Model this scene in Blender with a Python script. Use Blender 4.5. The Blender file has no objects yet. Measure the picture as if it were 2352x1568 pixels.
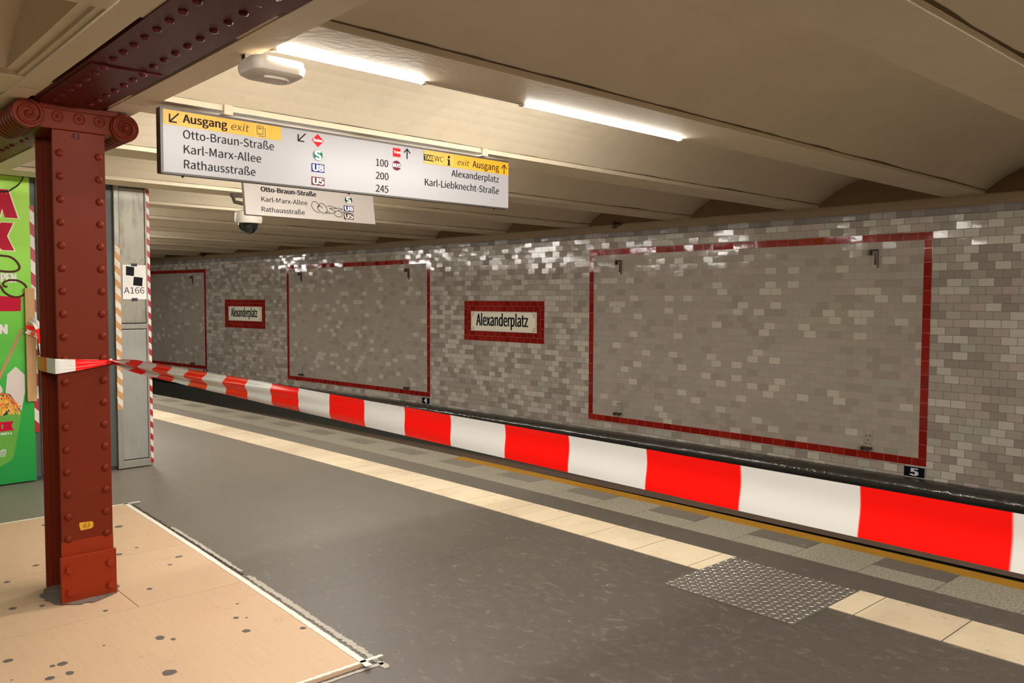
import bpy, math, random
from mathutils import Matrix, Vector
random.seed(7)
SC = bpy.context.scene
COL = SC.collection
PI = math.pi

# ---------------------------------------------------------------- track geometry
# The platform lies in a curve: everything is laid out by arc length s along the
# tiled wall (growing away from the viewer), distance d from that wall, height z.
RW = 131.07
def P(s, d, z=0.0):
    a = s / RW
    return Vector((-(RW - d) * math.sin(a), -RW + (RW - d) * math.cos(a), z))
def axes(s):
    a = s / RW
    r = Vector((-math.sin(a), math.cos(a), 0)); t = Vector((-math.cos(a), -math.sin(a), 0))
    return r, t
def mat4(x, y, z, o):
    return Matrix(((x[0], y[0], z[0], o[0]), (x[1], y[1], z[1], o[1]), (x[2], y[2], z[2], o[2]), (0, 0, 0, 1)))
Z3 = Vector((0, 0, 1))
def frameA(s, d, z=0.0):      # faces the viewer along the track: local x to the wall, y away, z up
    r, t = axes(s)
    return mat4(r, t, Z3, P(s, d, z))
def frameW(s, d=0.0, z=0.0):  # hangs on the wall: local x to the right, y into the wall
    r, t = axes(s)
    return mat4(-t, r, Z3, P(s, d, z))

# ---------------------------------------------------------------- camera
cam_d = bpy.data.cameras.new('camera'); cam = bpy.data.objects.new('camera', cam_d); COL.objects.link(cam)
cam_d.sensor_width = 36.0; cam_d.lens = 1885.84 / 2352 * 36.0; cam_d.clip_start = 0.05; cam_d.clip_end = 200
cam.matrix_world = (Matrix.Translation(P(-3.2369, 8.0417, 1.55)) @ Matrix.Rotation(math.radians(47.612), 4, 'Z')
                    @ Matrix.Rotation(math.radians(90 - 2.9219), 4, 'X') @ Matrix.Rotation(math.radians(0.20128), 4, 'Z'))
SC.camera = cam

# ---------------------------------------------------------------- world, exposure
w = bpy.data.worlds.new('world'); SC.world = w; w.use_nodes = True
w.node_tree.nodes['Background'].inputs[0].default_value = (0.02, 0.018, 0.015, 1)
w.node_tree.nodes['Background'].inputs[1].default_value = 0.5
SC.view_settings.view_transform = 'Standard'; SC.view_settings.look = 'None'
SC.view_settings.gamma = 1.0; SC.view_settings.use_curve_mapping = False
SC.view_settings.exposure = 1.78
TUBE_POWER = 80.0
TUBE_COLOR = (1.0, 0.965, 0.895)
try:
    SC.cycles.use_denoising = True
    SC.cycles.max_bounces = 10; SC.cycles.diffuse_bounces = 6
    SC.cycles.sample_clamp_indirect = 6.0
except Exception:
    pass

# ---------------------------------------------------------------- materials
class N:
    def __init__(self, name):
        self.m = bpy.data.materials.new(name); self.m.use_nodes = True
        self.nt = self.m.node_tree; self.b = self.nt.nodes['Principled BSDF']
    def n(self, typ, **kw):
        x = self.nt.nodes.new(typ)
        for k, v in kw.items(): setattr(x, k, v)
        return x
    def l(self, a, b): self.nt.links.new(a, b)
    def val(self, sock, v):
        if hasattr(v, 'is_output') or hasattr(v, 'links'): self.l(v, sock)
        else: sock.default_value = v
    def math(self, op, a, b=None, c=None):
        x = self.n('ShaderNodeMath', operation=op)
        self.val(x.inputs[0], a)
        if b is not None: self.val(x.inputs[1], b)
        if c is not None: self.val(x.inputs[2], c)
        return x.outputs[0]
    def mix(self, f, a, b, mode='MIX'):
        x = self.n('ShaderNodeMix', data_type='RGBA', blend_type=mode)
        self.val(x.inputs[0], f)
        self.val(x.inputs[6], a if hasattr(a, 'links') else (*a, 1)); self.val(x.inputs[7], b if hasattr(b, 'links') else (*b, 1))
        return x.outputs[2]
    def ramp(self, f, stops, interp='LINEAR'):
        x = self.n('ShaderNodeValToRGB'); x.color_ramp.interpolation = interp
        e = x.color_ramp.elements
        while len(e) > 1: e.remove(e[-1])
        e[0].position = stops[0][0]; e[0].color = (*stops[0][1], 1)
        for p, c in stops[1:]:
            q = e.new(p); q.color = (*c, 1)
        self.l(f, x.inputs[0]); return x.outputs[0]
    def noise(self, vec, scale, detail=3.0, rough=0.55, dist=0.0):
        x = self.n('ShaderNodeTexNoise'); x.inputs['Scale'].default_value = scale
        x.inputs['Detail'].default_value = detail; x.inputs['Roughness'].default_value = rough
        x.inputs['Distortion'].default_value = dist
        if vec is not None: self.l(vec, x.inputs['Vector'])
        return x.outputs['Fac']
    def uv(self): return self.n('ShaderNodeTexCoord').outputs['UV']
    def obj(self): return self.n('ShaderNodeTexCoord').outputs['Object']
    def mapping(self, vec, scale=(1, 1, 1), loc=(0, 0, 0), rot=(0, 0, 0)):
        x = self.n('ShaderNodeMapping'); x.inputs['Scale'].default_value = scale
        x.inputs['Location'].default_value = loc; x.inputs['Rotation'].default_value = rot
        self.l(vec, x.inputs['Vector']); return x.outputs[0]
    def xyz(self, vec):
        x = self.n('ShaderNodeSeparateXYZ'); self.l(vec, x.inputs[0]); return x.outputs
    def bump(self, h, strength=0.3, dist=0.01):
        x = self.n('ShaderNodeBump'); x.inputs['Strength'].default_value = strength; x.inputs['Distance'].default_value = dist
        self.l(h, x.inputs['Height']); self.l(x.outputs[0], self.b.inputs['Normal'])
    def out(self, color=None, rough=0.5, metal=0.0, spec=0.5):
        if color is not None: self.val(self.b.inputs['Base Color'], color if hasattr(color, 'links') else (*color, 1))
        self.val(self.b.inputs['Roughness'], rough); self.val(self.b.inputs['Metallic'], metal)
        self.val(self.b.inputs['Specular IOR Level'], spec)
        return self.m

def srgb(r, g, b):
    f = lambda c: (c / 255 / 12.92) if c / 255 <= 0.04045 else ((c / 255 + 0.055) / 1.055) ** 2.4
    return (f(r), f(g), f(b))

def plain(name, color, rough=0.5, metal=0.0, var=0.12, scale=9.0, bump=0.0, spec=0.5):
    k = N(name); o = k.obj(); f = k.noise(o, scale, 4)
    c = k.mix(f, tuple(x * (1 - var) for x in color), tuple(min(1, x * (1 + var)) for x in color))
    if bump: k.bump(k.noise(o, scale * 6, 3), bump, 0.004)
    return k.out(c, rough, metal, spec)

def emit(name, color, power):
    k = N(name); k.out((0.8, 0.8, 0.8), 0.4)
    k.b.inputs['Emission Color'].default_value = (*color, 1); k.b.inputs['Emission Strength'].default_value = power
    return k.m

def tile_mat(name, groutv, stops, dirt=0.25):
    k = N(name); uv = k.uv()
    br = k.n('ShaderNodeTexBrick'); br.offset = 0.5; br.offset_frequency = 2; br.squash = 1.0
    k.l(uv, br.inputs['Vector'])
    br.inputs['Color1'].default_value = (0, 0, 0, 1); br.inputs['Color2'].default_value = (1, 1, 1, 1); br.inputs['Mortar'].default_value = (0.5, 0.5, 0.5, 1)
    br.inputs['Scale'].default_value = 1.0; br.inputs['Mortar Size'].default_value = 0.0022; br.inputs['Mortar Smooth'].default_value = 0.15
    br.inputs['Bias'].default_value = 0.0; br.inputs['Brick Width'].default_value = 0.1325; br.inputs['Row Height'].default_value = 0.0745
    rnd = k.n('ShaderNodeSeparateColor'); k.l(br.outputs['Color'], rnd.inputs[0])
    c = k.ramp(rnd.outputs[0], stops, 'CONSTANT')
    big = k.noise(uv, 0.9, 3)
    c = k.mix(k.math('MULTIPLY', big, 0.45), c, srgb(150, 136, 124))
    cl = k.noise(uv, 2.6, 5, 0.7)
    c = k.mix(k.math('MULTIPLY', k.math('SUBTRACT', cl, 0.42), dirt), c, (0.12, 0.10, 0.07))
    gc = k.mix(br.outputs['Fac'], c, groutv)
    wob = k.noise(uv, 10, 2)
    h = k.math('SUBTRACT', k.math('ADD', k.math('MULTIPLY', wob, 0.35), k.math('MULTIPLY', rnd.outputs[0], 0.3)), br.outputs['Fac'])
    wn = k.n('ShaderNodeTexWhiteNoise', noise_dimensions='1D'); k.l(k.math('MULTIPLY', rnd.outputs[0], 977.0), wn.inputs['W'])
    vs = k.n('ShaderNodeVectorMath', operation='SUBTRACT'); k.l(wn.outputs['Color'], vs.inputs[0]); vs.inputs[1].default_value = (0.5, 0.5, 0.5)
    vm = k.n('ShaderNodeVectorMath', operation='SCALE'); k.l(vs.outputs[0], vm.inputs[0]); vm.inputs['Scale'].default_value = 0.055
    bp = k.n('ShaderNodeBump'); bp.inputs['Strength'].default_value = 0.22; bp.inputs['Distance'].default_value = 0.012; k.l(h, bp.inputs['Height'])
    va = k.n('ShaderNodeVectorMath', operation='ADD'); k.l(bp.outputs[0], va.inputs[0]); k.l(vm.outputs[0], va.inputs[1])
    vn = k.n('ShaderNodeVectorMath', operation='NORMALIZE'); k.l(va.outputs[0], vn.inputs[0]); k.l(vn.outputs[0], k.b.inputs['Normal'])
    return k.out(gc, k.math('ADD', k.math('MULTIPLY', br.outputs['Fac'], 0.5), k.math('ADD', 0.045, k.math('MULTIPLY', cl, 0.08))), 0, 0.26)

LT, MD, DK = srgb(202, 195, 181), srgb(171, 160, 148), srgb(150, 139, 128)
PK, GN = srgb(183, 168, 160), srgb(179, 175, 160)
M = {}
M['tile'] = tile_mat('glazed_wall_tile', srgb(112, 102, 88), [(0, MD), (0.34, LT), (0.52, srgb(150, 140, 129)), (0.68, PK), (0.8, GN), (0.9, LT)], 0.16)
M['tile_panel'] = tile_mat('glazed_panel_tile', srgb(150, 138, 126), [(0, MD), (0.42, srgb(177, 163, 152)), (0.62, srgb(174, 167, 151)), (0.76, srgb(161, 149, 137)), (0.88, srgb(203, 194, 178))], 0.10)
M['tile_top'] = tile_mat('glazed_cornice_tile', srgb(96, 90, 84), [(0, srgb(124, 118, 114)), (0.4, srgb(140, 132, 126)), (0.7, srgb(110, 104, 100)), (0.85, srgb(160, 155, 148))])
def red_tile():
    k = N('red_glazed_tile'); uv = k.uv()
    br = k.n('ShaderNodeTexBrick'); br.offset = 0.0; k.l(uv, br.inputs['Vector'])
    br.inputs['Color1'].default_value = (*srgb(124, 26, 18), 1); br.inputs['Color2'].default_value = (*srgb(152, 38, 26), 1)
    br.inputs['Mortar'].default_value = (*srgb(176, 100, 90), 1); br.inputs['Scale'].default_value = 1.0
    br.inputs['Mortar Size'].default_value = 0.0022; br.inputs['Mortar Smooth'].default_value = 0.1; br.inputs['Brick Width'].default_value = 0.1325; br.inputs['Row Height'].default_value = 0.0745
    rc = k.n('ShaderNodeSeparateColor'); k.l(br.outputs['Color'], rc.inputs[0])
    wn = k.n('ShaderNodeTexWhiteNoise', noise_dimensions='1D'); k.l(k.math('MULTIPLY', rc.outputs[0], 1977.0), wn.inputs['W'])
    vs = k.n('ShaderNodeVectorMath', operation='SUBTRACT'); k.l(wn.outputs['Color'], vs.inputs[0]); vs.inputs[1].default_value = (0.5, 0.5, 0.5)
    vm = k.n('ShaderNodeVectorMath', operation='SCALE'); k.l(vs.outputs[0], vm.inputs[0]); vm.inputs['Scale'].default_value = 0.055
    bp = k.n('ShaderNodeBump'); bp.inputs['Strength'].default_value = 0.22; bp.inputs['Distance'].default_value = 0.012
    k.l(k.math('SUBTRACT', k.math('MULTIPLY', k.noise(uv, 10, 2), 0.35), br.outputs['Fac']), bp.inputs['Height'])
    va = k.n('ShaderNodeVectorMath', operation='ADD'); k.l(bp.outputs[0], va.inputs[0]); k.l(vm.outputs[0], va.inputs[1])
    vn = k.n('ShaderNodeVectorMath', operation='NORMALIZE'); k.l(va.outputs[0], vn.inputs[0]); k.l(vn.outputs[0], k.b.inputs['Normal'])
    return k.out(br.outputs['Color'], 0.08, 0, 0.36)
M['red_tile'] = red_tile()

def plaster(name, base, dirty):
    k = N(name); o = k.n('ShaderNodeNewGeometry').outputs['Position']
    f = k.noise(o, 1.3, 5, 0.6); g = k.noise(o, 7, 5, 0.65)
    c = k.mix(f, tuple(x * 0.9 for x in base), tuple(x * 1.06 for x in base))
    c = k.mix(k.math('MULTIPLY', k.math('MAXIMUM', k.math('SUBTRACT', g, 0.5), 0.0), dirty), c, (0.18, 0.13, 0.08))
    k.bump(k.noise(o, 30, 4), 0.12, 0.01)
    return k.out(c, 0.62, 0, 0.35)
M['ceiling'] = plaster('cream_ceiling_paint', srgb(230, 216, 190), 0.4)
M['lunette'] = plaster('dirty_plaster', srgb(132, 108, 78), 2.6)
M['crack'] = plain('grimy_joint', srgb(104, 84, 58), 0.9, var=0.5, scale=14)

def asphalt():
    k = N('mastic_asphalt'); uv = k.uv()
    f = k.noise(uv, 0.7, 5, 0.6); fine = k.noise(uv, 160, 3, 0.7)
    sc = k.noise(k.mapping(uv, (13, 22, 1), rot=(0, 0, 0.4)), 1.0, 7, 0.74, 1.0)
    c = k.mix(f, srgb(76, 69, 62), srgb(91, 84, 76))
    scf = k.math('MULTIPLY', k.math('MAXIMUM', k.math('MULTIPLY', k.math('SUBTRACT', sc, 0.55), k.math('ADD', 0.3, k.noise(uv, 1.7, 2))), 0.0), 5.5)
    far_light = k.math('MULTIPLY', k.math('MINIMUM', k.math('MAXIMUM', k.math('DIVIDE', k.math('SUBTRACT', k.math('ADD', k.xyz(uv)[0], k.math('MULTIPLY', f, 1.5)), 1.6), 4.0), 0.0), 1.0), 0.8)
    c = k.mix(far_light, c, srgb(130, 122, 110))  # light and reflection on the far floor painted as a paler tone
    c = k.mix(scf, c, srgb(138, 128, 116))
    c = k.mix(k.math('MULTIPLY', k.math('GREATER_THAN', fine, 0.72), 0.35), c, srgb(170, 160, 146))
    v = k.n('ShaderNodeTexVoronoi'); v.inputs['Scale'].default_value = 6.0; k.l(uv, v.inputs['Vector'])
    c = k.mix(k.math('MULTIPLY', k.math('LESS_THAN', v.outputs['Distance'], 0.034), 0.75), c, srgb(196, 188, 172))
    # thin pour joint across the platform
    x = k.xyz(uv)
    ln = k.math('LESS_THAN', k.math('ABSOLUTE', k.math('SUBTRACT', x[0], k.math('ADD', 0.82, k.math('MULTIPLY', k.noise(uv, 0.8, 1), 0.06)))), 0.0025)
    ln = k.math('MULTIPLY', ln, k.math('GREATER_THAN', x[1], 4.5))
    c = k.mix(k.math('MULTIPLY', ln, 0.8), c, (0.02, 0.018, 0.015))
    k.bump(k.math('ADD', k.math('MULTIPLY', fine, 0.4), sc), 0.10, 0.006)
    return k.out(c, k.math('ADD', 0.30, k.math('MULTIPLY', sc, 0.25)), 0, 0.55)
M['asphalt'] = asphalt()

def granite():
    k = N('granite_slab'); uv = k.uv()
    a = k.noise(k.mapping(uv, (1, 1, 1)), 75, 4, 0.8); b = k.noise(uv, 28, 4, 0.7)
    c = k.ramp(a, [(0.30, srgb(74, 69, 61)), (0.46, srgb(126, 120, 107)), (0.56, srgb(172, 164, 147)), (0.7, srgb(100, 94, 82))])
    c = k.mix(k.math('MULTIPLY', b, 0.25), c, srgb(130, 122, 100))
    x = k.xyz(uv)
    u = k.math('FRACT', k.math('DIVIDE', k.math('ADD', x[0], 10.0 * 0.4265 + 0.1245), 0.4265))
    j = k.math('LESS_THAN', k.math('MINIMUM', u, k.math('SUBTRACT', 1.0, u)), 0.007)
    c = k.mix(k.math('MULTIPLY', j, 0.7), c, srgb(60, 54, 46))
    return k.out(c, 0.5, 0, 0.4)
M['granite'] = granite()

def tactile():
    k = N('ribbed_cream_paver'); uv = k.uv()
    f = k.noise(uv, 3.0, 5, 0.65); g = k.noise(uv, 60, 3)
    x = k.xyz(uv)
    tl = k.n('ShaderNodeTexWhiteNoise', noise_dimensions='1D'); k.l(k.math('FLOOR', k.math('DIVIDE', k.math('ADD', x[0], 20.0), 0.425)), tl.inputs['W'])
    c = k.mix(tl.outputs['Value'], srgb(226, 209, 179), srgb(210, 191, 162))
    c = k.mix(k.math('MULTIPLY', k.math('MAXIMUM', k.math('SUBTRACT', f, 0.5), 0.0), 1.6), c, srgb(160, 134, 104))
    c = k.mix(k.math('MULTIPLY', k.math('GREATER_THAN', k.noise(uv, 24, 2, 0.5), 0.73), 0.7), c, srgb(84, 66, 48))
    rib = k.math('SINE', k.math('MULTIPLY', x[1], 2 * PI / 0.0185))
    c = k.mix(k.math('MULTIPLY', k.math('LESS_THAN', rib, -0.55), 0.22), c, srgb(150, 124, 96))
    k.bump(k.math('ADD', rib, k.math('MULTIPLY', g, 0.5)), 0.35, 0.003)
    return k.out(c, 0.55, 0, 0.4)
M['tactile'] = tactile()
M['tactile_joint'] = plain('dark_paver_joint', srgb(70, 58, 44), 0.9, var=0.3)

def plywood():
    k = N('film_plywood'); uv = k.uv()
    g1 = k.noise(k.mapping(uv, (3, 70, 1)), 1.0, 5, 0.6, 0.6)
    g2 = k.noise(k.mapping(uv, (1.5, 9, 1)), 1.6, 4, 0.6, 0.8)
    f = k.noise(uv, 0.9, 4)
    c = k.mix(g1, srgb(206, 178, 150), srgb(184, 150, 122))
    c = k.mix(k.math('MULTIPLY', g2, 0.55), c, srgb(198, 166, 128))
    c = k.mix(k.math('MULTIPLY', k.math('MAXIMUM', k.math('SUBTRACT', f, 0.52), 0.0), 1.3), c, srgb(176, 140, 118))
    sm = k.noise(uv, 9, 5, 0.75, 1.0)
    c = k.mix(k.math('MULTIPLY', k.math('MAXIMUM', k.math('SUBTRACT', sm, 0.6), 0.0), 2.2), c, srgb(120, 96, 82))
    k.bump(g1, 0.15, 0.002)
    return k.out(c, 0.55, 0, 0.35)
M['plywood'] = plywood()

def red_paint():
    k = N('oxide_red_paint'); o = k.obj()
    f = k.noise(o, 3, 4); g = k.noise(o, 22, 5, 0.7)
    c = k.mix(f, srgb(98, 31, 10), srgb(108, 36, 13))
    ch = k.math('GREATER_THAN', k.noise(o, 16, 3, 0.55), 0.735)
    c = k.mix(k.math('MULTIPLY', ch, 0.8), c, srgb(60, 14, 8))
    k.bump(k.math('ADD', g, f), 0.07, 0.01)
    return k.out(c, k.math('ADD', 0.40, k.math('MULTIPLY', g, 0.16)), 0, 0.13)
M['red_paint'] = red_paint()
M['red_foot'] = plain('orange_red_paint', srgb(134, 42, 14), 0.45, var=0.10, scale=6, bump=0.05, spec=0.13)
M['girder_paint'] = plain('dark_red_girder_paint', srgb(86, 22, 21), 0.42, var=0.12, scale=5, bump=0.06, spec=0.2)
M['mortar'] = plain('grey_mortar', srgb(112, 99, 88), 0.9, var=0.4, scale=30, bump=0.6)
M['gum'] = plain('dark_gum', srgb(92, 82, 78), 0.7)
M['yellow_paint'] = plain('yellow_line_paint', srgb(158, 112, 12), 0.55, var=0.2, scale=12)
M['pit'] = plain('black_ballast', (0.012, 0.011, 0.010), 0.95, var=0.5, scale=25, bump=0.6)
M['rail'] = plain('rail_steel', srgb(70, 56, 44), 0.4, 0.7)
M['brown'] = plain('brown_trough', srgb(120, 100, 84), 0.6, var=0.2)
M['lower_wall'] = plain('dark_green_grey_paint', srgb(66, 66, 58), 0.5, var=0.15, scale=4, bump=0.1)
def duct():
    k = N('black_coated_duct'); o = k.n('ShaderNodeNewGeometry').outputs['Position']
    c = k.mix(k.noise(o, 6, 4), srgb(50, 48, 45), srgb(66, 64, 59))
    k.bump(k.noise(k.mapping(o, (1, 1, 1)), 14, 3, 0.6, 0.4), 0.32, 0.03)
    return k.out(c, 0.04, 0, 0.9)
M['duct'] = duct()
def steel(name, base, rough, dirt):
    k = N(name); o = k.obj()
    f = k.noise(o, 4, 5, 0.65); g = k.noise(k.mapping(o, (1, 1, 0.25)), 14, 5, 0.7, 1.2)
    c = k.mix(f, tuple(x * 0.85 for x in base), tuple(x * 1.1 for x in base))
    c = k.mix(k.math('MULTIPLY', k.math('MAXIMUM', k.math('SUBTRACT', g, 0.5), 0.0), dirt), c, srgb(98, 80, 56))
    k.bump(g, 0.06, 0.01)
    return k.out(c, k.math('ADD', rough, k.math('MULTIPLY', g, 0.2)), 0.35, 0.5)
M['steel_dirty'] = steel('stained_sheet_steel', srgb(146, 141, 128), 0.36, 2.2)
M['steel'] = steel('brushed_sheet_steel', srgb(160, 159, 152), 0.3, 0.8)
M['steel_frame'] = steel('pale_steel_frame', srgb(152, 148, 138), 0.36, 1.0)
M['checker'] = plain('checker_plate_steel', srgb(104, 97, 91), 0.45, 0.2, var=0.12, scale=7)
M['lozenge'] = plain('worn_bright_steel', srgb(176, 170, 158), 0.25, 0.4)
M['dark_frame'] = plain('slate_grey_powder_coat', srgb(74, 78, 76), 0.5, var=0.08)
M['white_panel'] = plain('off_white_sheet', srgb(216, 208, 196), 0.45, var=0.05, scale=3)
M['white_plastic'] = plain('white_plastic', srgb(206, 194, 178), 0.4, var=0.04)
M['sign_white'] = plain('sign_white', srgb(152, 149, 152), 0.35, var=0.02, scale=2)
M['sign_edge'] = plain('sign_dark_edge', srgb(70, 60, 52), 0.4)
M['old_sign'] = plain('old_sign_white', srgb(172, 164, 157), 0.4, var=0.05, scale=5)
M['sign_yellow'] = plain('sign_yellow', srgb(204, 150, 16), 0.4, var=0.02)
M['pale_yellow'] = plain('sign_pale_yellow', srgb(200, 156, 48), 0.4, var=0.02)
M['old_yellow'] = plain('old_yellow', srgb(196, 170, 84), 0.5)
M['black'] = plain('black_ink', (0.010, 0.009, 0.012), 0.45, var=0.05, spec=0.08)
M['grey_ink'] = plain('grey_ink', srgb(84, 78, 52), 0.45, var=0.05, spec=0.08)
M['pale_ink'] = plain('pale_grey_ink', srgb(190, 184, 180), 0.5, var=0.05, spec=0.08)
M['white_ink'] = plain('white_ink', srgb(206, 204, 202), 0.4, var=0.02, spec=0.08)
M['db_red'] = plain('signal_red_ink', srgb(196, 18, 32), 0.4, var=0.02, spec=0.08)
M['green_ink'] = plain('green_ink', srgb(8, 100, 86), 0.4, var=0.02, spec=0.08)
M['dark_green_ink'] = plain('dark_green_ink', srgb(14, 66, 52), 0.4, var=0.02, spec=0.08)
M['blue_ink'] = plain('blue_ink', srgb(18, 36, 112), 0.4, var=0.02, spec=0.08)
M['dark_blue_ink'] = plain('dark_blue_ink', srgb(20, 28, 92), 0.4, var=0.02, spec=0.08)
M['plum_ink'] = plain('plum_ink', srgb(98, 28, 56), 0.4, var=0.02, spec=0.08)
M['dark_plum_ink'] = plain('dark_plum_ink', srgb(68, 18, 26), 0.4, var=0.02, spec=0.08)
M['maroon_ink'] = plain('maroon_ink', srgb(112, 22, 30), 0.4, var=0.02, spec=0.08)
M['enamel'] = plain('cream_enamel', srgb(242, 235, 212), 0.12, var=0.03, scale=3)
M['enamel_edge'] = plain('white_enamel_edge', srgb(232, 222, 210), 0.15, var=0.03)
M['navy'] = plain('navy_enamel', srgb(14, 18, 30), 0.25, var=0.05)
M['bracket_dark'] = plain('corroded_bracket', srgb(70, 58, 46), 0.6, 0.3, var=0.3, scale=40)
M['bracket_light'] = plain('galvanised_bracket', srgb(168, 158, 142), 0.5, 0.3, var=0.15, scale=40)
M['brass'] = plain('dark_brass', srgb(92, 70, 40), 0.5, 0.5, var=0.3, scale=40)
M['glass_dome'] = plain('smoked_dome', (0.010, 0.012, 0.011), 0.05, var=0.1, spec=0.7)
M['tape_white'] = plain('worn_white_tape', srgb(222, 216, 204), 0.6, var=0.12, scale=60)
M['residue'] = plain('tape_residue', srgb(178, 170, 158), 0.9, var=0.4, scale=70, bump=0.5)
M['wood'] = None
def wood():
    k = N('raw_batten_wood'); o = k.obj()
    g = k.noise(k.mapping(o, (26, 26, 1.6)), 1.0, 5, 0.6, 0.8)
    c = k.mix(g, srgb(206, 168, 116), srgb(170, 128, 80))
    k.bump(g, 0.1, 0.003); return k.out(c, 0.6, 0, 0.3)
M['wood'] = wood()
M['paper'] = plain('white_paper', srgb(236, 230, 226), 0.7, var=0.03)
M['black_tape'] = plain('black_tape', (0.012, 0.011, 0.010), 0.5)
def stripes(name, red, white, rough, wave=0.0, worn=0.0, trans=0.0):
    k = N(name); x = k.xyz(k.uv())
    u = k.math('ADD', x[0], k.math('MULTIPLY', k.math('SUBTRACT', k.noise(k.uv(), 5, 2), 0.5), wave))
    fr = k.math('FRACT', k.math('DIVIDE', u, 2.0))
    e = 0.006
    a = k.n('ShaderNodeMapRange', interpolation_type='SMOOTHSTEP'); k.l(k.math('ABSOLUTE', k.math('SUBTRACT', fr, 0.25)), a.inputs['Value'])
    a.inputs['From Min'].default_value = 0.25 - e; a.inputs['From Max'].default_value = 0.25 + e
    c = k.mix(a.outputs[0], red, white)
    if worn:
        n = k.noise(k.obj(), 40, 4, 0.7)
        c = k.mix(k.math('MULTIPLY', k.math('MAXIMUM', k.math('SUBTRACT', n, 0.5), 0.0), worn), c, srgb(120, 100, 76))
    k.out(c, rough, 0, 0.5)
    return k.m
M['barrier'] = stripes('red_white_barrier_film', (0.93, 0.006, 0.003), srgb(224, 220, 214), 0.24)
M['hazard'] = stripes('red_white_adhesive_tape', srgb(176, 14, 28), srgb(226, 214, 204), 0.4, 0.0, 0.9)
M['hazard_faded'] = stripes('faded_orange_white_tape', srgb(204, 146, 84), srgb(222, 212, 194), 0.55, 0.1, 1.6)
M['orange_tape'] = stripes('faded_orange_film', srgb(226, 96, 48), srgb(238, 226, 206), 0.4)
def poster_mat():
    k = N('green_advert_print'); x = k.xyz(k.uv())
    c = k.ramp(x[1], [(0.0, srgb(24, 142, 62)), (0.3, srgb(40, 166, 60)), (0.55, srgb(112, 200, 56)), (0.8, srgb(160, 226, 66)), (1.0, srgb(184, 238, 84))])
    return k.out(c, 0.4, 0, 0.3)
M['poster'] = poster_mat()
M['crimson'] = plain('crimson_print', srgb(190, 18, 52), 0.35, var=0.05, spec=0.08)
M['cream_print'] = plain('cream_print', srgb(244, 238, 190), 0.4, var=0.02)
M['brown_print'] = plain('brown_print', srgb(82, 34, 20), 0.4, var=0.15, scale=20, spec=0.08)
M['stick_print'] = plain('chopstick_print', srgb(186, 128, 84), 0.4, var=0.1)
M['flap_print'] = plain('carton_flap_print', srgb(214, 200, 192), 0.4, var=0.05)
M['box_print'] = plain('carton_green_print', srgb(92, 160, 50), 0.4, var=0.08)
M['noodle_print'] = plain('noodle_print', srgb(240, 176, 60), 0.4, var=0.15, scale=30)
M['carrot_print'] = plain('carrot_print', srgb(226, 110, 30), 0.4, var=0.1)
M['cable'] = plain('black_cable', (0.012, 0.011, 0.01), 0.5)
M['tube'] = emit('lamp_diffuser', TUBE_COLOR, TUBE_POWER)
M['lamp_white'] = plain('lamp_housing_white', srgb(214, 202, 178), 0.4, var=0.03)
M['splinter'] = plain('dirty_edge', srgb(60, 50, 42), 0.9, var=0.4, scale=60)

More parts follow.
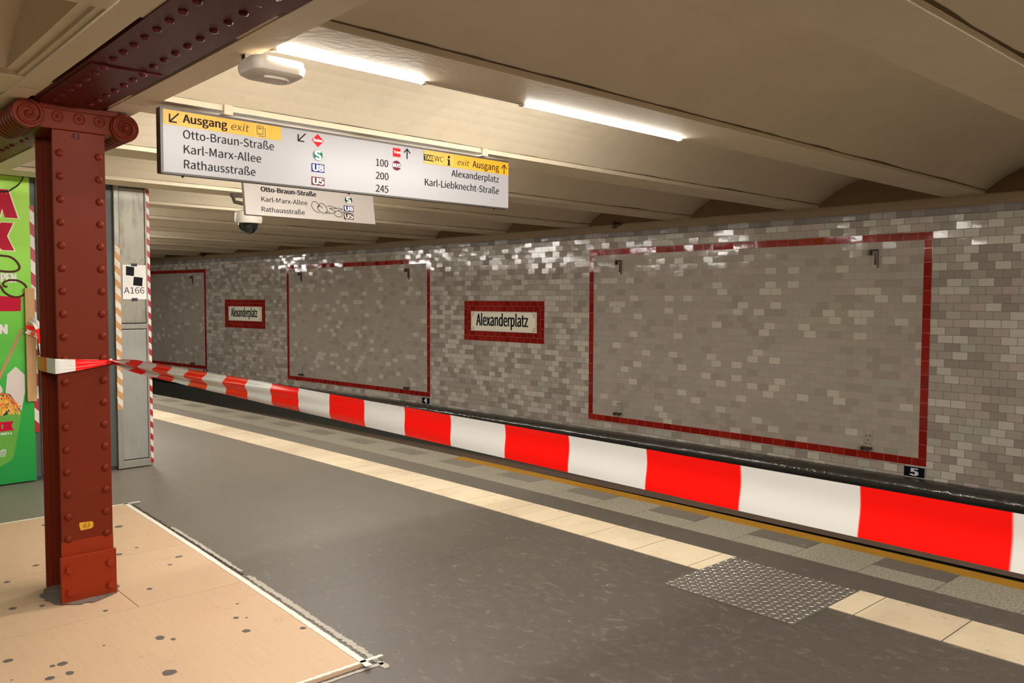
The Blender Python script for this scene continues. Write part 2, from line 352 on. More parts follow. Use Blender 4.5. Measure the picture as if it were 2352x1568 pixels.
# ---------------------------------------------------------------- mesh helpers
class MB:
    def __init__(self): self.v = []; self.f = []; self.mi = []; self.uv = []
    def add(self, verts, faces, mi=0, uvs=None):
        b = len(self.v); self.v += [tuple(x) for x in verts]
        for f in faces:
            self.f.append([b + i for i in f]); self.mi.append(mi)
            self.uv.append([uvs[i] for i in f] if uvs else [(0, 0)] * len(f))
        return self
    def box(self, x0, x1, y0, y1, z0, z1, mi=0):
        v = [(x, y, z) for z in (z0, z1) for y in (y0, y1) for x in (x0, x1)]
        self.add(v, [(0, 2, 3, 1), (4, 5, 7, 6), (0, 1, 5, 4), (2, 6, 7, 3), (0, 4, 6, 2), (1, 3, 7, 5)], mi); return self
    def prism(self, pts, y0, y1, mi=0):      # polygon in xz (counter-clockwise seen from -y), extruded along y
        n = len(pts); v = [(x, y0, z) for x, z in pts] + [(x, y1, z) for x, z in pts]
        fs = [tuple(range(n)), tuple(range(2 * n - 1, n - 1, -1))] + [(i, i + n, (i + 1) % n + n, (i + 1) % n) for i in range(n)]
        self.add(v, fs, mi); return self
    def flat(self, pts, y, mi=0, uvs=None):
        self.add([(x, y, z) for x, z in pts], [tuple(range(len(pts)))], mi, uvs); return self
    def grid(self, fn, nu, nv, uvf=None, mi=0, close_u=False):
        vs = []; us = []
        for i in range(nu + 1):
            for j in range(nv + 1):
                a, b = i / nu, j / nv
                vs.append(fn(a, b)); us.append(uvf(a, b) if uvf else (a, b))
        fs = [(i * (nv + 1) + j, (i + 1) * (nv + 1) + j, (i + 1) * (nv + 1) + j + 1, i * (nv + 1) + j + 1) for i in range(nu) for j in range(nv)]
        self.add(vs, fs, mi, us); return self
    def tube(self, path, r, n=8, mi=0, cap=True):
        path = [Vector(p) for p in path]; rings = []
        up = Vector((0.13, 0.31, 0.94))
        for i, p in enumerate(path):
            t = (path[min(i + 1, len(path) - 1)] - path[max(i - 1, 0)]).normalized()
            a = t.cross(up)
            if a.length < 1e-3: a = t.cross(Vector((1, 0, 0)))
            a.normalize(); b = t.cross(a); rr = r[i] if isinstance(r, (list, tuple)) else r
            rings.append([p + (a * math.cos(2 * PI * k / n) + b * math.sin(2 * PI * k / n)) * rr for k in range(n)])
        v = [q for ring in rings for q in ring]
        fs = [(i * n + k, i * n + (k + 1) % n, (i + 1) * n + (k + 1) % n, (i + 1) * n + k) for i in range(len(path) - 1) for k in range(n)]
        if cap: fs += [tuple(range(n - 1, -1, -1)), tuple((len(path) - 1) * n + k for k in range(n))]
        self.add(v, fs, mi); return self
    def lathe(self, prof, c=(0, 0, 0), axis='Z', n=24, mi=0):   # profile: (radius, along)
        v = []; m = len(prof)
        for k in range(n):
            a = 2 * PI * k / n
            for r, h in prof:
                if axis == 'Z': q = (r * math.cos(a), r * math.sin(a), h)
                elif axis == 'Y': q = (r * math.cos(a), h, r * math.sin(a))
                else: q = (h, r * math.cos(a), r * math.sin(a))
                v.append((q[0] + c[0], q[1] + c[1], q[2] + c[2]))
        fs = [(k * m + i, ((k + 1) % n) * m + i, ((k + 1) % n) * m + i + 1, k * m + i + 1) for k in range(n) for i in range(m - 1)]
        self.add(v, fs, mi); return self
    def mesh(self, name, mats, smooth=False, bevel=0):
        me = bpy.data.meshes.new(name); me.from_pydata(self.v, [], self.f)
        for m in (mats if isinstance(mats, (list, tuple)) else [mats]): me.materials.append(m)
        ul = me.uv_layers.new(name='UVMap')
        li = 0
        for p, mi, uv in zip(me.polygons, self.mi, self.uv):
            p.material_index = mi; p.use_smooth = bool(smooth)
            for q in uv: ul.data[li].uv = q; li += 1
        import bmesh
        bm = bmesh.new(); bm.from_mesh(me); bmesh.ops.remove_doubles(bm, verts=bm.verts, dist=1e-6)
        bmesh.ops.recalc_face_normals(bm, faces=bm.faces); bm.to_mesh(me); bm.free()
        if smooth == 'auto': me.set_sharp_from_angle(angle=math.radians(38))
        me.update()
        return me
    def build(self, name, mats, parent=None, mw=None, smooth=False, bevel=0.0, label=None, fix=True):
        me = self.mesh(name, mats, smooth)
        o = bpy.data.objects.new(name, me); COL.objects.link(o)
        if parent is not None: o.parent = parent
        if mw is not None:
            if parent is not None: o.matrix_local = mw
            else: o.matrix_world = mw
        if bevel:
            b = o.modifiers.new('bevel', 'BEVEL'); b.width = bevel; b.segments = 2; b.limit_method = 'ANGLE'
        if label: o['label'] = label
        return o

def tag(o, label, cat, group=None, kind=None):
    if label: o['label'] = label
    if cat: o['category'] = cat
    if group: o['group'] = group
    if kind: o['kind'] = kind
    return o
def thing(name, mw, label, cat, group=None):
    o = bpy.data.objects.new(name, None); o.empty_display_size = 0.1; COL.objects.link(o); o.matrix_world = mw
    return tag(o, label, cat, group)
def struct(o, label=None): return tag(o, label, None, None, 'structure')
def copy_part(o, parent, loc):
    c = o.copy(); COL.objects.link(c); c.parent = parent; c.matrix_local = Matrix.Translation(loc) @ o.matrix_local.to_3x3().to_4x4(); return c

_tc = {}
try:                                   # sans-serif face bundled with Blender
    FONT = bpy.data.fonts.load(bpy.utils.system_resource('DATAFILES', path='fonts') + '/Noto Sans CJK Regular.woff2')
except Exception:
    FONT = None
def glyphs(txt, bold=0.0, shear=0.0, spacing=1.0):
    key = (txt, bold, shear, spacing)
    if key in _tc: return _tc[key]
    cu = bpy.data.curves.new('lettering', 'FONT'); cu.body = txt
    if FONT: cu.font = FONT
    cu.offset = bold; cu.shear = shear; cu.space_character = spacing; cu.resolution_u = 4
    ob = bpy.data.objects.new('lettering', cu); COL.objects.link(ob)
    dg = bpy.context.evaluated_depsgraph_get(); me = bpy.data.meshes.new_from_object(ob.evaluated_get(dg))
    vs = [tuple(v.co) for v in me.vertices]; fs = [tuple(p.vertices) for p in me.polygons]
    bpy.data.objects.remove(ob); bpy.data.curves.remove(cu); bpy.data.meshes.remove(me)
    _tc[key] = (vs, fs); return vs, fs
_hv = glyphs('H')[0]; CAP = max(v[1] for v in _hv) - min(v[1] for v in _hv)
def put_text(mb, txt, x0, x1, z, cap, y, mi=0, bold=0.0, shear=0.0, spacing=1.0):
    vs, fs = glyphs(txt, min(bold, 0.03) * 0.22, shear, spacing)
    a = min(v[0] for v in vs); b = max(v[0] for v in vs); k = cap / CAP; sx = (x1 - x0) / (b - a)
    q = bold * k * 0.75
    for i, dx in enumerate((0.0, -q, q) if bold > 0.011 else (0.0,)):      # heavier strokes
        mb.add([(x0 + (v[0] - a) * sx + dx, y - i * 0.00002, z + v[1] * k) for v in vs], [tuple(f) for f in fs], mi)
def letters(parent, mat, y, items, name='lettering', label=None):
    for it in items:
        mb = MB(); kw = it[5] if len(it) > 5 else {}
        put_text(mb, it[0], it[1], it[2], it[3], it[4], y, **kw)
        o = mb.build(name, mat, parent, label=(label + ' reading ' + it[0]) if label and len(items) > 1 else label)
    return o
def stroke(pts, wd):           # flat ribbon along a polyline in xz
    out_l, out_r = [], []
    for i, p in enumerate(pts):
        q0 = pts[max(i - 1, 0)]; q1 = pts[min(i + 1, len(pts) - 1)]
        dx, dz = q1[0] - q0[0], q1[1] - q0[1]; L = math.hypot(dx, dz) or 1
        nx, nz = -dz / L * wd / 2, dx / L * wd / 2
        out_l.append((p[0] + nx, p[1] + nz)); out_r.append((p[0] - nx, p[1] - nz))
    return out_l, out_r
def put_stroke(mb, pts, wd, y, mi=0):
    l, r = stroke(pts, wd); n = len(pts)
    mb.add([(x, y, z) for x, z in l] + [(x, y, z) for x, z in r], [(i, i + 1, n + i + 1, n + i) for i in range(n - 1)], mi)
def smooth_pts(pts, n=6, closed=False):
    out = []; m = len(pts)
    rng = range(m) if closed else range(m - 1)
    for i in rng:
        g = (lambda k: pts[k % m]) if closed else (lambda k: pts[min(max(k, 0), m - 1)])
        p0, p1, p2, p3 = g(i - 1), g(i), g(i + 1), g(i + 2)
        for j in range(n):
            t = j / n
            out.append(tuple(0.5 * ((2 * p1[c]) + (-p0[c] + p2[c]) * t + (2 * p0[c] - 5 * p1[c] + 4 * p2[c] - p3[c]) * t * t + (-p0[c] + 3 * p1[c] - 3 * p2[c] + p3[c]) * t ** 3) for c in range(len(p1))))
    out.append(tuple(pts[0] if closed else pts[-1])); return out
def disc(cx, cz, rx, rz, n=28): return [(cx + rx * math.cos(2 * PI * i / n), cz + rz * math.sin(2 * PI * i / n)) for i in range(n)]

def cbox(mb, s0, s1, d0, d1, z0, z1, ns=8, mi=0):   # box bent along the track, UV in metres (s, d / z)
    def ring(s): return [(s, d0, z0), (s, d1, z0), (s, d1, z1), (s, d0, z1)]
    v = []; u = []
    for i in range(ns + 1):
        s = s0 + (s1 - s0) * i / ns
        for q in ring(s): v.append(P(*q)); u.append((q[0], q[1]))
    fs = [(i * 4 + k, i * 4 + (k + 1) % 4, (i + 1) * 4 + (k + 1) % 4, (i + 1) * 4 + k) for i in range(ns) for k in range(4)]
    fs += [(0, 1, 2, 3), (ns * 4 + 3, ns * 4 + 2, ns * 4 + 1, ns * 4)]
    mb.add(v, fs, mi, u)

S_A, S_B = -12.0, 30.0          # extent built along the track
ZB = 2.505                      # underside of the ceiling beams
# ---------------------------------------------------------------- the setting
# tiled wall
PANELS = [(0.0, 4.237), (7.52, 11.757), (14.92, 19.157)]
ZT, ZBT = 2.197, -0.017
def wall_tiles():
    mb = MB(); cuts = sorted(set([S_A, S_B] + [x for p in PANELS for x in p] + [S_A + i * 1.0 for i in range(1, 42)]))
    zs = [-0.40, ZBT, ZT, 2.345]
    for i in range(len(cuts) - 1):
        a, b = cuts[i], cuts[i + 1]
        if b - a < 1e-6: continue
        for j in range(3):
            inp = j == 1 and any(p[0] - 1e-6 <= a and b <= p[1] + 1e-6 for p in PANELS)
            q = [(a, zs[j]), (b, zs[j]), (b, zs[j + 1]), (a, zs[j + 1])]
            mb.add([P(s, 0, z) for s, z in q], [(0, 1, 2, 3)], 1 if inp else 0, [(-s + 20 * 0.1325, z + 0.031 + 8 * 0.0745 + 0.0) for s, z in q])
    return mb.build('wall_right', [M['tile'], M['tile_panel']])
struct(wall_tiles(), 'tiled station wall across the track')
mb = MB()
def cornice(a, b):
    s = S_A + (S_B - S_A) * a; prof = [(0.0, 2.340), (0.012, 2.343), (0.016, 2.352), (0.016, 2.392), (0.010, 2.408), (-0.02, 2.415)]
    d, z = prof[int(round(b * 5))]; return P(s, d, z)
mb.grid(cornice, 84, 5, lambda a, b: (-(S_A + (S_B - S_A) * a), 0.005 + b * 0.066))
struct(mb.build('trim_1', M['tile_top'], smooth=False), 'grey cornice tile course along the wall top')
mb = MB(); mb.grid(lambda a, b: P(S_A + (S_B - S_A) * a, -0.015, 2.40 + 0.55 * b), 84, 2)
struct(mb.build('wall_right_upper', M['lunette']), 'stained plaster lunettes above the tiles')
mb = MB(); mb.grid(lambda a, b: P(S_A + (S_B - S_A) * a, 0.0, -0.40 - 0.75 * b), 84, 2)
struct(mb.build('wall_right_lower', M['lower_wall']), 'dark painted lower wall beside the track')
# coated cable duct along the foot of the tiles
mb = MB(); dp = [(0.0, -0.135), (0.035, -0.140), (0.075, -0.152), (0.105, -0.172), (0.125, -0.2), (0.130, -0.235), (0.118, -0.262), (0.10, -0.275), (0.10, -0.36), (0.05, -0.40), (0.0, -0.41)]
mb.grid(lambda a, b: P(S_A + 0.1 + (S_B - S_A - 0.2) * a, dp[int(round(b * 10))][0] + 0.001, dp[int(round(b * 10))][1]), 168, 10)
tag(mb.build('cable_duct', M['duct'], smooth=True), 'glossy black coated cable duct along the foot of the tiled wall', 'duct')
mb = MB(); cbox(mb, S_A, S_B, 0.0, 0.10, -0.85, -0.785, 42)
struct(mb.build('trim_2', M['brown']), 'brown ledge low on the track wall')
# red tile frames round the poster fields
tw = 0.0745
def band_h(mb, s0, s1, z0, proud=0.002):
    n = max(2, int((s1 - s0) / 0.5)); 
    mb.grid(lambda a, b: P(s0 + (s1 - s0) * a, proud, z0 + tw * b), n, 1, lambda a, b: ((s1 - s0) * a + 0.0, 0.0005 + b * 0.0735))
def band_v(mb, s0, z0, z1, proud=0.002):
    mb.grid(lambda a, b: P(s0 + tw * a, proud, z0 + (z1 - z0) * b), 1, 2, lambda a, b: ((z1 - z0) * b, 0.0005 + a * 0.0735))
tn = 3
for a, b in PANELS:
    mb = MB(); band_h(mb, a, b, ZT - tw); band_h(mb, a, b, ZBT); band_v(mb, a, ZBT + tw, ZT - tw); band_v(mb, b - tw, ZBT + tw, ZT - tw)
    struct(mb.build('trim_%d' % tn, M['red_tile']), 'red glazed tile frame of a poster field'); tn += 1
for a, b, z0, z1 in ((5.045, 6.707, 0.936, 1.528), (12.545, 14.127, 0.940, 1.528)):
    mb = MB()
    for i in range(2):
        k = i * tw
        band_h(mb, a + k, b - k, z1 - k - tw); band_h(mb, a + k, b - k, z0 + k)
        band_v(mb, a + k, z0 + k + tw, z1 - k - tw); band_v(mb, b - k - tw, z0 + k + tw, z1 - k - tw)
    mb.grid(lambda u, v: P(a + 2 * tw + (b - a - 4 * tw) * u, 0.002, z0 + 2 * tw + (z1 - z0 - 4 * tw) * v), 4, 1, lambda u, v: (u * 1.2, v * 0.3))
    struct(mb.build('trim_%d' % tn, M['red_tile']), 'red glazed tile surround of a station name plate'); tn += 1

# floor
D_EDGE = 2.988
mb = MB()
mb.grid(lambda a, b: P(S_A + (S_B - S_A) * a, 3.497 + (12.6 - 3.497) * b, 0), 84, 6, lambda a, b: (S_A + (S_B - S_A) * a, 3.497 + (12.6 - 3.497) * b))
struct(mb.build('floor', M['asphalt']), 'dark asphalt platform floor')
mb = MB(); cbox(mb, S_A, S_B, D_EDGE, 3.497, -0.25, 0.0, 84)
struct(mb.build('trim_%d' % tn, M['granite']), 'speckled granite edge slabs of the platform'); tn += 1
for k in range(-10, 34):       # dark inlays in every second edge slab
    s0 = -0.5495 + k * 0.853
    mb = MB(); mb.grid(lambda a, b: P(s0 + 0.4265 * a, 3.10 + 0.192 * b, 0.0012), 2, 1, lambda a, b: (s0 + 0.4265 * a + 3, 3.1 + 0.192 * b))
    struct(mb.build('trim_%d' % tn, M['asphalt'])); tn += 1
mb = MB(); cbox(mb, S_A, 3.3, D_EDGE - 0.004, 3.106, -0.06, 0.0022, 40)
struct(mb.build('trim_%d' % tn, M['yellow_paint']), 'yellow painted line along the platform edge'); tn += 1
mb = MB(); mb.grid(lambda a, b: P(S_A + (S_B - S_A) * a, D_EDGE + 0.02 + 0.1 * b, 0 - 1.15 * b), 84, 1)
struct(mb.build('wall_platform', M['pit']), 'dark face of the platform edge'); 
mb = MB(); mb.grid(lambda a, b: P(S_A + (S_B - S_A) * a, 3.2 * b, -1.12), 84, 2)
struct(mb.build('floor_track', M['pit']), 'black ballast of the track bed')
for i, d in enumerate((0.85, 2.285)):
    mb = MB(); cbox(mb, S_A, S_B, d - 0.034, d + 0.034, -0.985, -0.945, 42); cbox(mb, S_A, S_B, d - 0.009, d + 0.009, -1.09, -0.985, 42); cbox(mb, S_A, S_B, d - 0.06, d + 0.06, -1.12, -1.09, 42)
    tag(mb.build('rail', M['rail']), ('running rail of the track nearer the tiled wall', 'running rail of the track below the platform edge')[i], 'rail')
# tactile strip: cut where the steel plate lies
mb = MB()
joints = [S_A] + [-1.28 - 0.425 * k for k in range(25, -1, -1) if -1.28 - 0.425 * k > S_A] + [-1.137]
far = [-0.36] + [-0.259 + 0.4255 * k for k in range(0, 72) if -0.259 + 0.4255 * k < S_B] + [S_B]
for js in (joints, far):
    for a, b in zip(js[:-1], js[1:]):
        g = 0.0035
        cbox(mb, a + g, b - g, 3.781, 4.142, -0.01, 0.0035, 1)
        # toothed rib ends show as a fine dotted joint
struct(mb.build('trim_%d' % tn, M['tactile']), 'cream ribbed tactile paving strip'); tn += 1
mb = MB(); cbox(mb, S_A, -1.137, 3.782, 4.141, -0.02, 0.0012, 20); cbox(mb, -0.36, S_B, 3.782, 4.141, -0.02, 0.0012, 60)
struct(mb.build('trim_%d' % tn, M['tactile_joint']), 'dark joints of the tactile paving'); tn += 1

# ceiling: flat beam undersides and shallow vaults between them
BP, BW, SN0 = 1.565, 0.345, -0.43
STEP = 0.028
def ceil_profile():
    pr = []
    k0 = int(math.floor((S_A - SN0) / BP)) ; k1 = int(math.ceil((S_B - SN0) / BP))
    for k in range(k0, k1 + 1):
        sn = SN0 + k * BP
        pr += [(sn, ZB + STEP, 1), (sn, ZB, 0), (sn + BW, ZB, 0), (sn + BW, ZB + STEP, 0)]
        c0, c1 = sn + BW, sn + BP
        for i in range(1, 16):
            u = i / 16 * 2 - 1; pr.append(((c0 + c1) / 2 + u * (c1 - c0) / 2, ZB + STEP + 0.235 * (1 - abs(u) ** 2.1), 0))
    return pr
PR = ceil_profile()
def make_ceiling(name, d0, d1, label):
    mb = MB(); nd = 6
    v = []; 
    for s, z, _ in PR:
        for j in range(nd + 1): v.append(P(s, d0 + (d1 - d0) * j / nd, z))
    fs = []
    for i in range(len(PR) - 1):
        for j in range(nd): fs.append((i * (nd + 1) + j, (i + 1) * (nd + 1) + j, (i + 1) * (nd + 1) + j + 1, i * (nd + 1) + j + 1))
    mb.add(v, fs); return struct(mb.build(name, M['ceiling']), label)
make_ceiling('ceiling', -0.02, 15.6, 'cream ceiling of flat beams and shallow vaults')
# grimy joint along the near edge of every beam in view
for k in range(-1, 9):
    sn = SN0 + k * BP; mb = MB(); rng = random.Random(k + 50)
    n = 130; wsm = [rng.random() for _ in range(n + 7)]
    wsm = [sum(wsm[i:i + 6]) / 6 for i in range(n + 1)]
    for i in range(n):
        a, b = i / n * 6.58, (i + 1) / n * 6.58
        base = (0.010 if k < 1 else 0.007 if a < 2.6 else 0.0015)
        wa, wb = base * 0.6 + 0.016 * max(0, wsm[i] - 0.35), base * 0.6 + 0.016 * max(0, wsm[i + 1] - 0.35)
        mb.add([P(sn - 0.0015, a, ZB + STEP + 0.001), P(sn - 0.0015, b, ZB + STEP + 0.001), P(sn - 0.003 - wb, b, ZB + STEP + wb * 0.72), P(sn - 0.003 - wa, a, ZB + STEP + wa * 0.72)], [(0, 1, 2, 3)])
    if mb.f: struct(mb.build('trim_%d' % tn, M['crack']), None); tn += 1
# other side of the platform and the two ends, so that light stays in the hall
mb = MB(); mb.grid(lambda a, b: P(S_A + (S_B - S_A) * a, 15.6, -1.12 + 4.0 * b), 40, 2, lambda a, b: (42 * a, 4 * b))
struct(mb.build('wall_left', M['tile']), 'tiled wall beyond the far track')
mb = MB(); mb.grid(lambda a, b: P(S_A + (S_B - S_A) * a, 12.6 + 3.0 * b, -1.12), 40, 2); mb.grid(lambda a, b: P(S_A + (S_B - S_A) * a, 12.6, -1.12 + 1.12 * b), 40, 1)
struct(mb.build('floor_track_far', M['pit']), 'ballast of the far track')
for nm, s in (('wall_back', S_A + 0.02), ('wall_end', S_B - 0.02)):
    mb = MB(); mb.grid(lambda a, b: P(s, 15.6 * a, -1.12 + 4.0 * b), 8, 2); struct(mb.build(nm, M['lunette']))

# boarded casing on both sides of the girder
def casing(s0, s1, right):
    mb = MB()
    if right:
        cbox(mb, s0, s1, 6.618, 6.752, 2.498, 2.80, 14)
    else:
        cbox(mb, s0, s1, 7.108, 7.205, 2.496, 2.80, 14); cbox(mb, s0, s1, 7.205, 7.228, 2.515, 2.80, 14); cbox(mb, s0, s1, 7.228, 7.268, 2.532, 2.80, 14)
    return mb
for right in (True, False):
    for s0, s1 in ((-9.0, 1.275), (1.288, 14.0)):
        struct(casing(s0, s1, right).build('trim_%d' % tn, M['ceiling']), 'cream casing board beside the riveted girder'); tn += 1

# ---------------------------------------------------------------- steel girder over the columns
def rivet_mesh(r=0.0165, h=0.011):
    prof = [(r, 0.0), (r * 0.97, -h * 0.35), (r * 0.8, -h * 0.72), (r * 0.45, -h * 0.95), (0.0005, -h)]
    return prof
gird = thing('steel_girder', Matrix.Translation(P(1.7, 6.925, 2.50)), 'dark red riveted steel girder running along the platform over the column', 'girder')
inv = gird.matrix_world.inverted()
def gpart(mb, name, mat, **kw):
    mb.v = [tuple(inv @ Vector(q)) for q in mb.v]; return mb.build(name, mat, gird, **kw)
mb = MB(); cbox(mb, -9.0, 14.0, 6.772, 7.088, 2.498, 2.516, 40); gpart(mb, 'flange', M['girder_paint'])
mb = MB(); cbox(mb, -9.0, 14.0, 6.915, 6.935, 2.516, 2.80, 40); gpart(mb, 'web', M['girder_paint'])
mb = MB(); cbox(mb, -9.0, -0.532, 6.768, 7.092, 2.486, 2.498, 20); cp = gpart(mb, 'cover_plate', M['girder_paint'])
mb = MB(); cbox(mb, 0.62, 2.9, 6.79, 7.07, 2.490, 2.498, 8); gpart(mb, 'splice_plate', M['girder_paint'])
mb = MB(); mb.lathe([(r, h) for r, h in rivet_mesh(0.0165, 0.012)], axis='Z', n=12)
rv = mb.build('rivet', M['girder_paint'], gird, smooth=True)
spots = [(-0.016 + 0.1287 * k, d) for k in range(-7, 12) for d in (7.020, 6.866)] + [(2.0 + 0.1287 * k, d) for k in range(0, 24) for d in (7.020, 6.866)]
for i, (s, d) in enumerate(spots):
    zz = 2.486 if s < -0.532 else 2.490 if 0.62 < s < 2.9 else 2.498
    q = inv @ P(s, d, zz)
    if i == 0: rv.matrix_local = Matrix.Translation(q)
    else:
        c = rv.copy(); COL.objects.link(c); c.parent = gird; c.matrix_local = Matrix.Translation(q)

# ---------------------------------------------------------------- riveted column with cast capital
CD = 6.8775                      # column axis, distance from the wall
col = thing('steel_column', frameA(1.562, CD), 'oxide red riveted steel column with scrolled capital standing in the plywood floor', 'column')
# local: x = CD - d, y = s - 1.562
X = lambda d: CD - d
hw = 0.1205
def rivets(parent, mesh_o, pts):
    for i, q in enumerate(pts):
        if i == 0: mesh_o.matrix_local = Matrix.Translation(q)
        else:
            c = mesh_o.copy(); COL.objects.link(c); c.parent = parent; c.matrix_local = Matrix.Translation(q)
mb = MB(); mb.box(-hw, hw, 0.0, 0.016, 0.0, 2.44); fl = mb.build('flange', M['red_paint'], col, bevel=0.002)
mb = MB(); mb.box(-hw, hw, 0.308, 0.324, 0.0, 2.44); mb.build('flange', M['red_paint'], col, bevel=0.002)
mb = MB(); mb.box(-0.010, 0.010, 0.016, 0.308, 0.0, 2.44)
for sx in (-1, 1):               # angle irons joining web and flanges
    mb.box(min(sx * 0.010, sx * 0.022), max(sx * 0.010, sx * 0.022), 0.016, 0.085, 0.0, 2.44); mb.box(min(sx * 0.022, sx * 0.092), max(sx * 0.022, sx * 0.092), 0.016, 0.028, 0.0, 2.44)
    mb.box(min(sx * 0.010, sx * 0.022), max(sx * 0.010, sx * 0.022), 0.239, 0.308, 0.0, 2.44); mb.box(min(sx * 0.022, sx * 0.092), max(sx * 0.022, sx * 0.092), 0.296, 0.308, 0.0, 2.44)
web = mb.build('web', M['red_paint'], col)
mb = MB(); mb.lathe(rivet_mesh(0.0185, 0.014), axis='Y', n=16); r0 = mb.build('rivet', M['red_paint'], fl, smooth=True)
rows = [2.263 - 0.1133 * k for k in range(18)]
rivets(fl, r0, [(X(d) + random.uniform(-.001, .001), 0.0, z) for z in rows for d in (6.967, 6.787)])
mb = MB(); mb.lathe([(r, h) for r, h in rivet_mesh(0.016, 0.012)], axis='X', n=12); r1 = mb.build('rivet', M['red_paint'], web, smooth=True)
rivets(web, r1, [(-0.022, 0.055, z - 0.03) for z in rows])
# foot plate with four hexagon bolts
mb = MB(); mb.box(-0.133, 0.128, -0.024, 0.0, 0.0, 0.252); fp = mb.build('base_plate', M['red_foot'], col, bevel=0.003, label='brighter orange red plate at the foot')
mb = MB()
hexp = [(0.021 * math.cos(PI / 3 * i + 0.3), 0.021 * math.sin(PI / 3 * i + 0.3)) for i in range(6)]
mb.lathe([(0.0255, 0.0), (0.0255, -0.004), (0.0005, -0.004)], axis='Y', n=20); mb.prism(hexp[::1], -0.018, -0.003)
b0 = mb.build('bolt', M['red_foot'], fp, bevel=0.0015)
rivets(fp, b0, [(X(d), -0.024, z) for d, z in ((6.974, 0.189), (6.781, 0.187), (6.971, 0.073), (6.780, 0.070))])
mb = MB()
for z in (0.19, 0.073):
    mb.prism([(0.02 * math.cos(PI / 3 * i) , z + 0.02 * math.sin(PI / 3 * i)) for i in range(6)], 0.04, 0.041)
# band of brighter paint just above the plate
mb = MB(); mb.box(-hw - 0.0006, hw + 0.0006, -0.0006, 0.0166, 0.252, 0.325); mb.build('paint_band', M['red_foot'], col, label='brighter repainted band above the base plate')
# capital
cap = MB()
prof = [(-0.255, 2.445), (-0.225, 2.40), (-0.17, 2.375), (0.17, 2.375), (0.225, 2.395), (0.262, 2.44), (0.245, 2.478), (0.10, 2.488), (-0.10, 2.49), (-0.235, 2.49)]
cap.prism(prof, -0.018, 0.342)
cap.box(-0.18, 0.18, -0.03, 0.355, 2.468, 2.497)
cpo = cap.build('capital', M['red_paint'], col, bevel=0.004)
def volute(cx, cz, sgn):
    m = MB(); R = 0.070; pr = [(0.0005, -0.034), (R * 0.96, -0.034), (R, -0.03)]
    for i in range(7):
        y0 = -0.026 + i * 0.056
        pr += [(R, y0), (R, y0 + 0.026), (R - 0.009, y0 + 0.034), (R - 0.009, y0 + 0.046)]
    pr += [(R, 0.358), (0.0005, 0.358)]
    m.lathe(pr, (cx, 0, cz), 'Y', 36)
    o = m.build('volute', M['red_paint'], cpo, smooth='auto')
    # raised scroll on the face
    sp = MB(); path = []
    for i in range(70):
        t = i / 69; a = (PI / 2 - sgn * t * 2 * PI * 1.75) ; r = 0.062 * (1 - t) + 0.012 * t
        path.append((cx + r * math.cos(a), -0.036, cz + r * math.sin(a)))
    sp.tube(path, [0.0095 * (1 - 0.4 * i / 69) for i in range(70)], 8)
    sp.lathe([(0.015, -0.034), (0.013, -0.044), (0.006, -0.049), (0.0005, -0.05)], (cx, 0, cz), 'Y', 16)
    sp.build('scroll', M['red_paint'], o, smooth=True)
volute(X(7.105), 2.432, 1); volute(X(6.668), 2.420, -1)
for d in (6.975, 6.878, 6.784):
    m = MB(); ring = [(X(d) + 0.024 * math.cos(2 * PI * i / 20), -0.019, 2.436 + 0.024 * math.sin(2 * PI * i / 20)) for i in range(21)]
    m.tube(ring, 0.0045, 6); m.lathe([(0.011, -0.016), (0.009, -0.024), (0.0005, -0.027)], (X(d), 0, 2.436), 'Y', 14)
    m.build('rosette', M['red_paint'], cpo, smooth=True)
letters(col, M['black'], -0.0012, [('43', X(6.912), X(6.873), 2.338, 0.030, {'bold': 0.01})], 'painted_number', 'dark painted number 43 under the capital')
m = MB(); m.prism([(X(6.915), 0.412), (X(6.917), 0.398), (X(6.911), 0.371), (X(6.862), 0.373), (X(6.852), 0.38), (X(6.850), 0.400), (X(6.857), 0.409)], -0.0014, 0.0)
st = m.build('number_sticker', M['sign_yellow'], col, label='torn yellow sticker with handwritten 43')
letters(st, M['grey_ink'], -0.0022, [('43', X(6.902), X(6.868), 0.381, 0.022, {'shear': 0.2})], 'handwriting')
# broken mortar round the foot
rg = random.Random(3); m = MB()
def ragged(cx, cy, rx, ry, n=40, j=0.18): return [(cx + rx * math.cos(2 * PI * i / n) * (1 + rg.uniform(-j, j)), cy + ry * math.sin(2 * PI * i / n) * (1 + rg.uniform(-j, j))) for i in range(n)]
pts = ragged(1.70, 6.885, 0.225, 0.175, 40, 0.07)
m.add([P(s, d, 0.019 + rg.uniform(0, .004)) for s, d in pts] + [P(1.70, 6.885, 0.03)], [(i, (i + 1) % 40, 40) for i in range(40)])
struct(m.build('trim_%d' % tn, M['mortar']), 'broken grey mortar round the column foot'); tn += 1

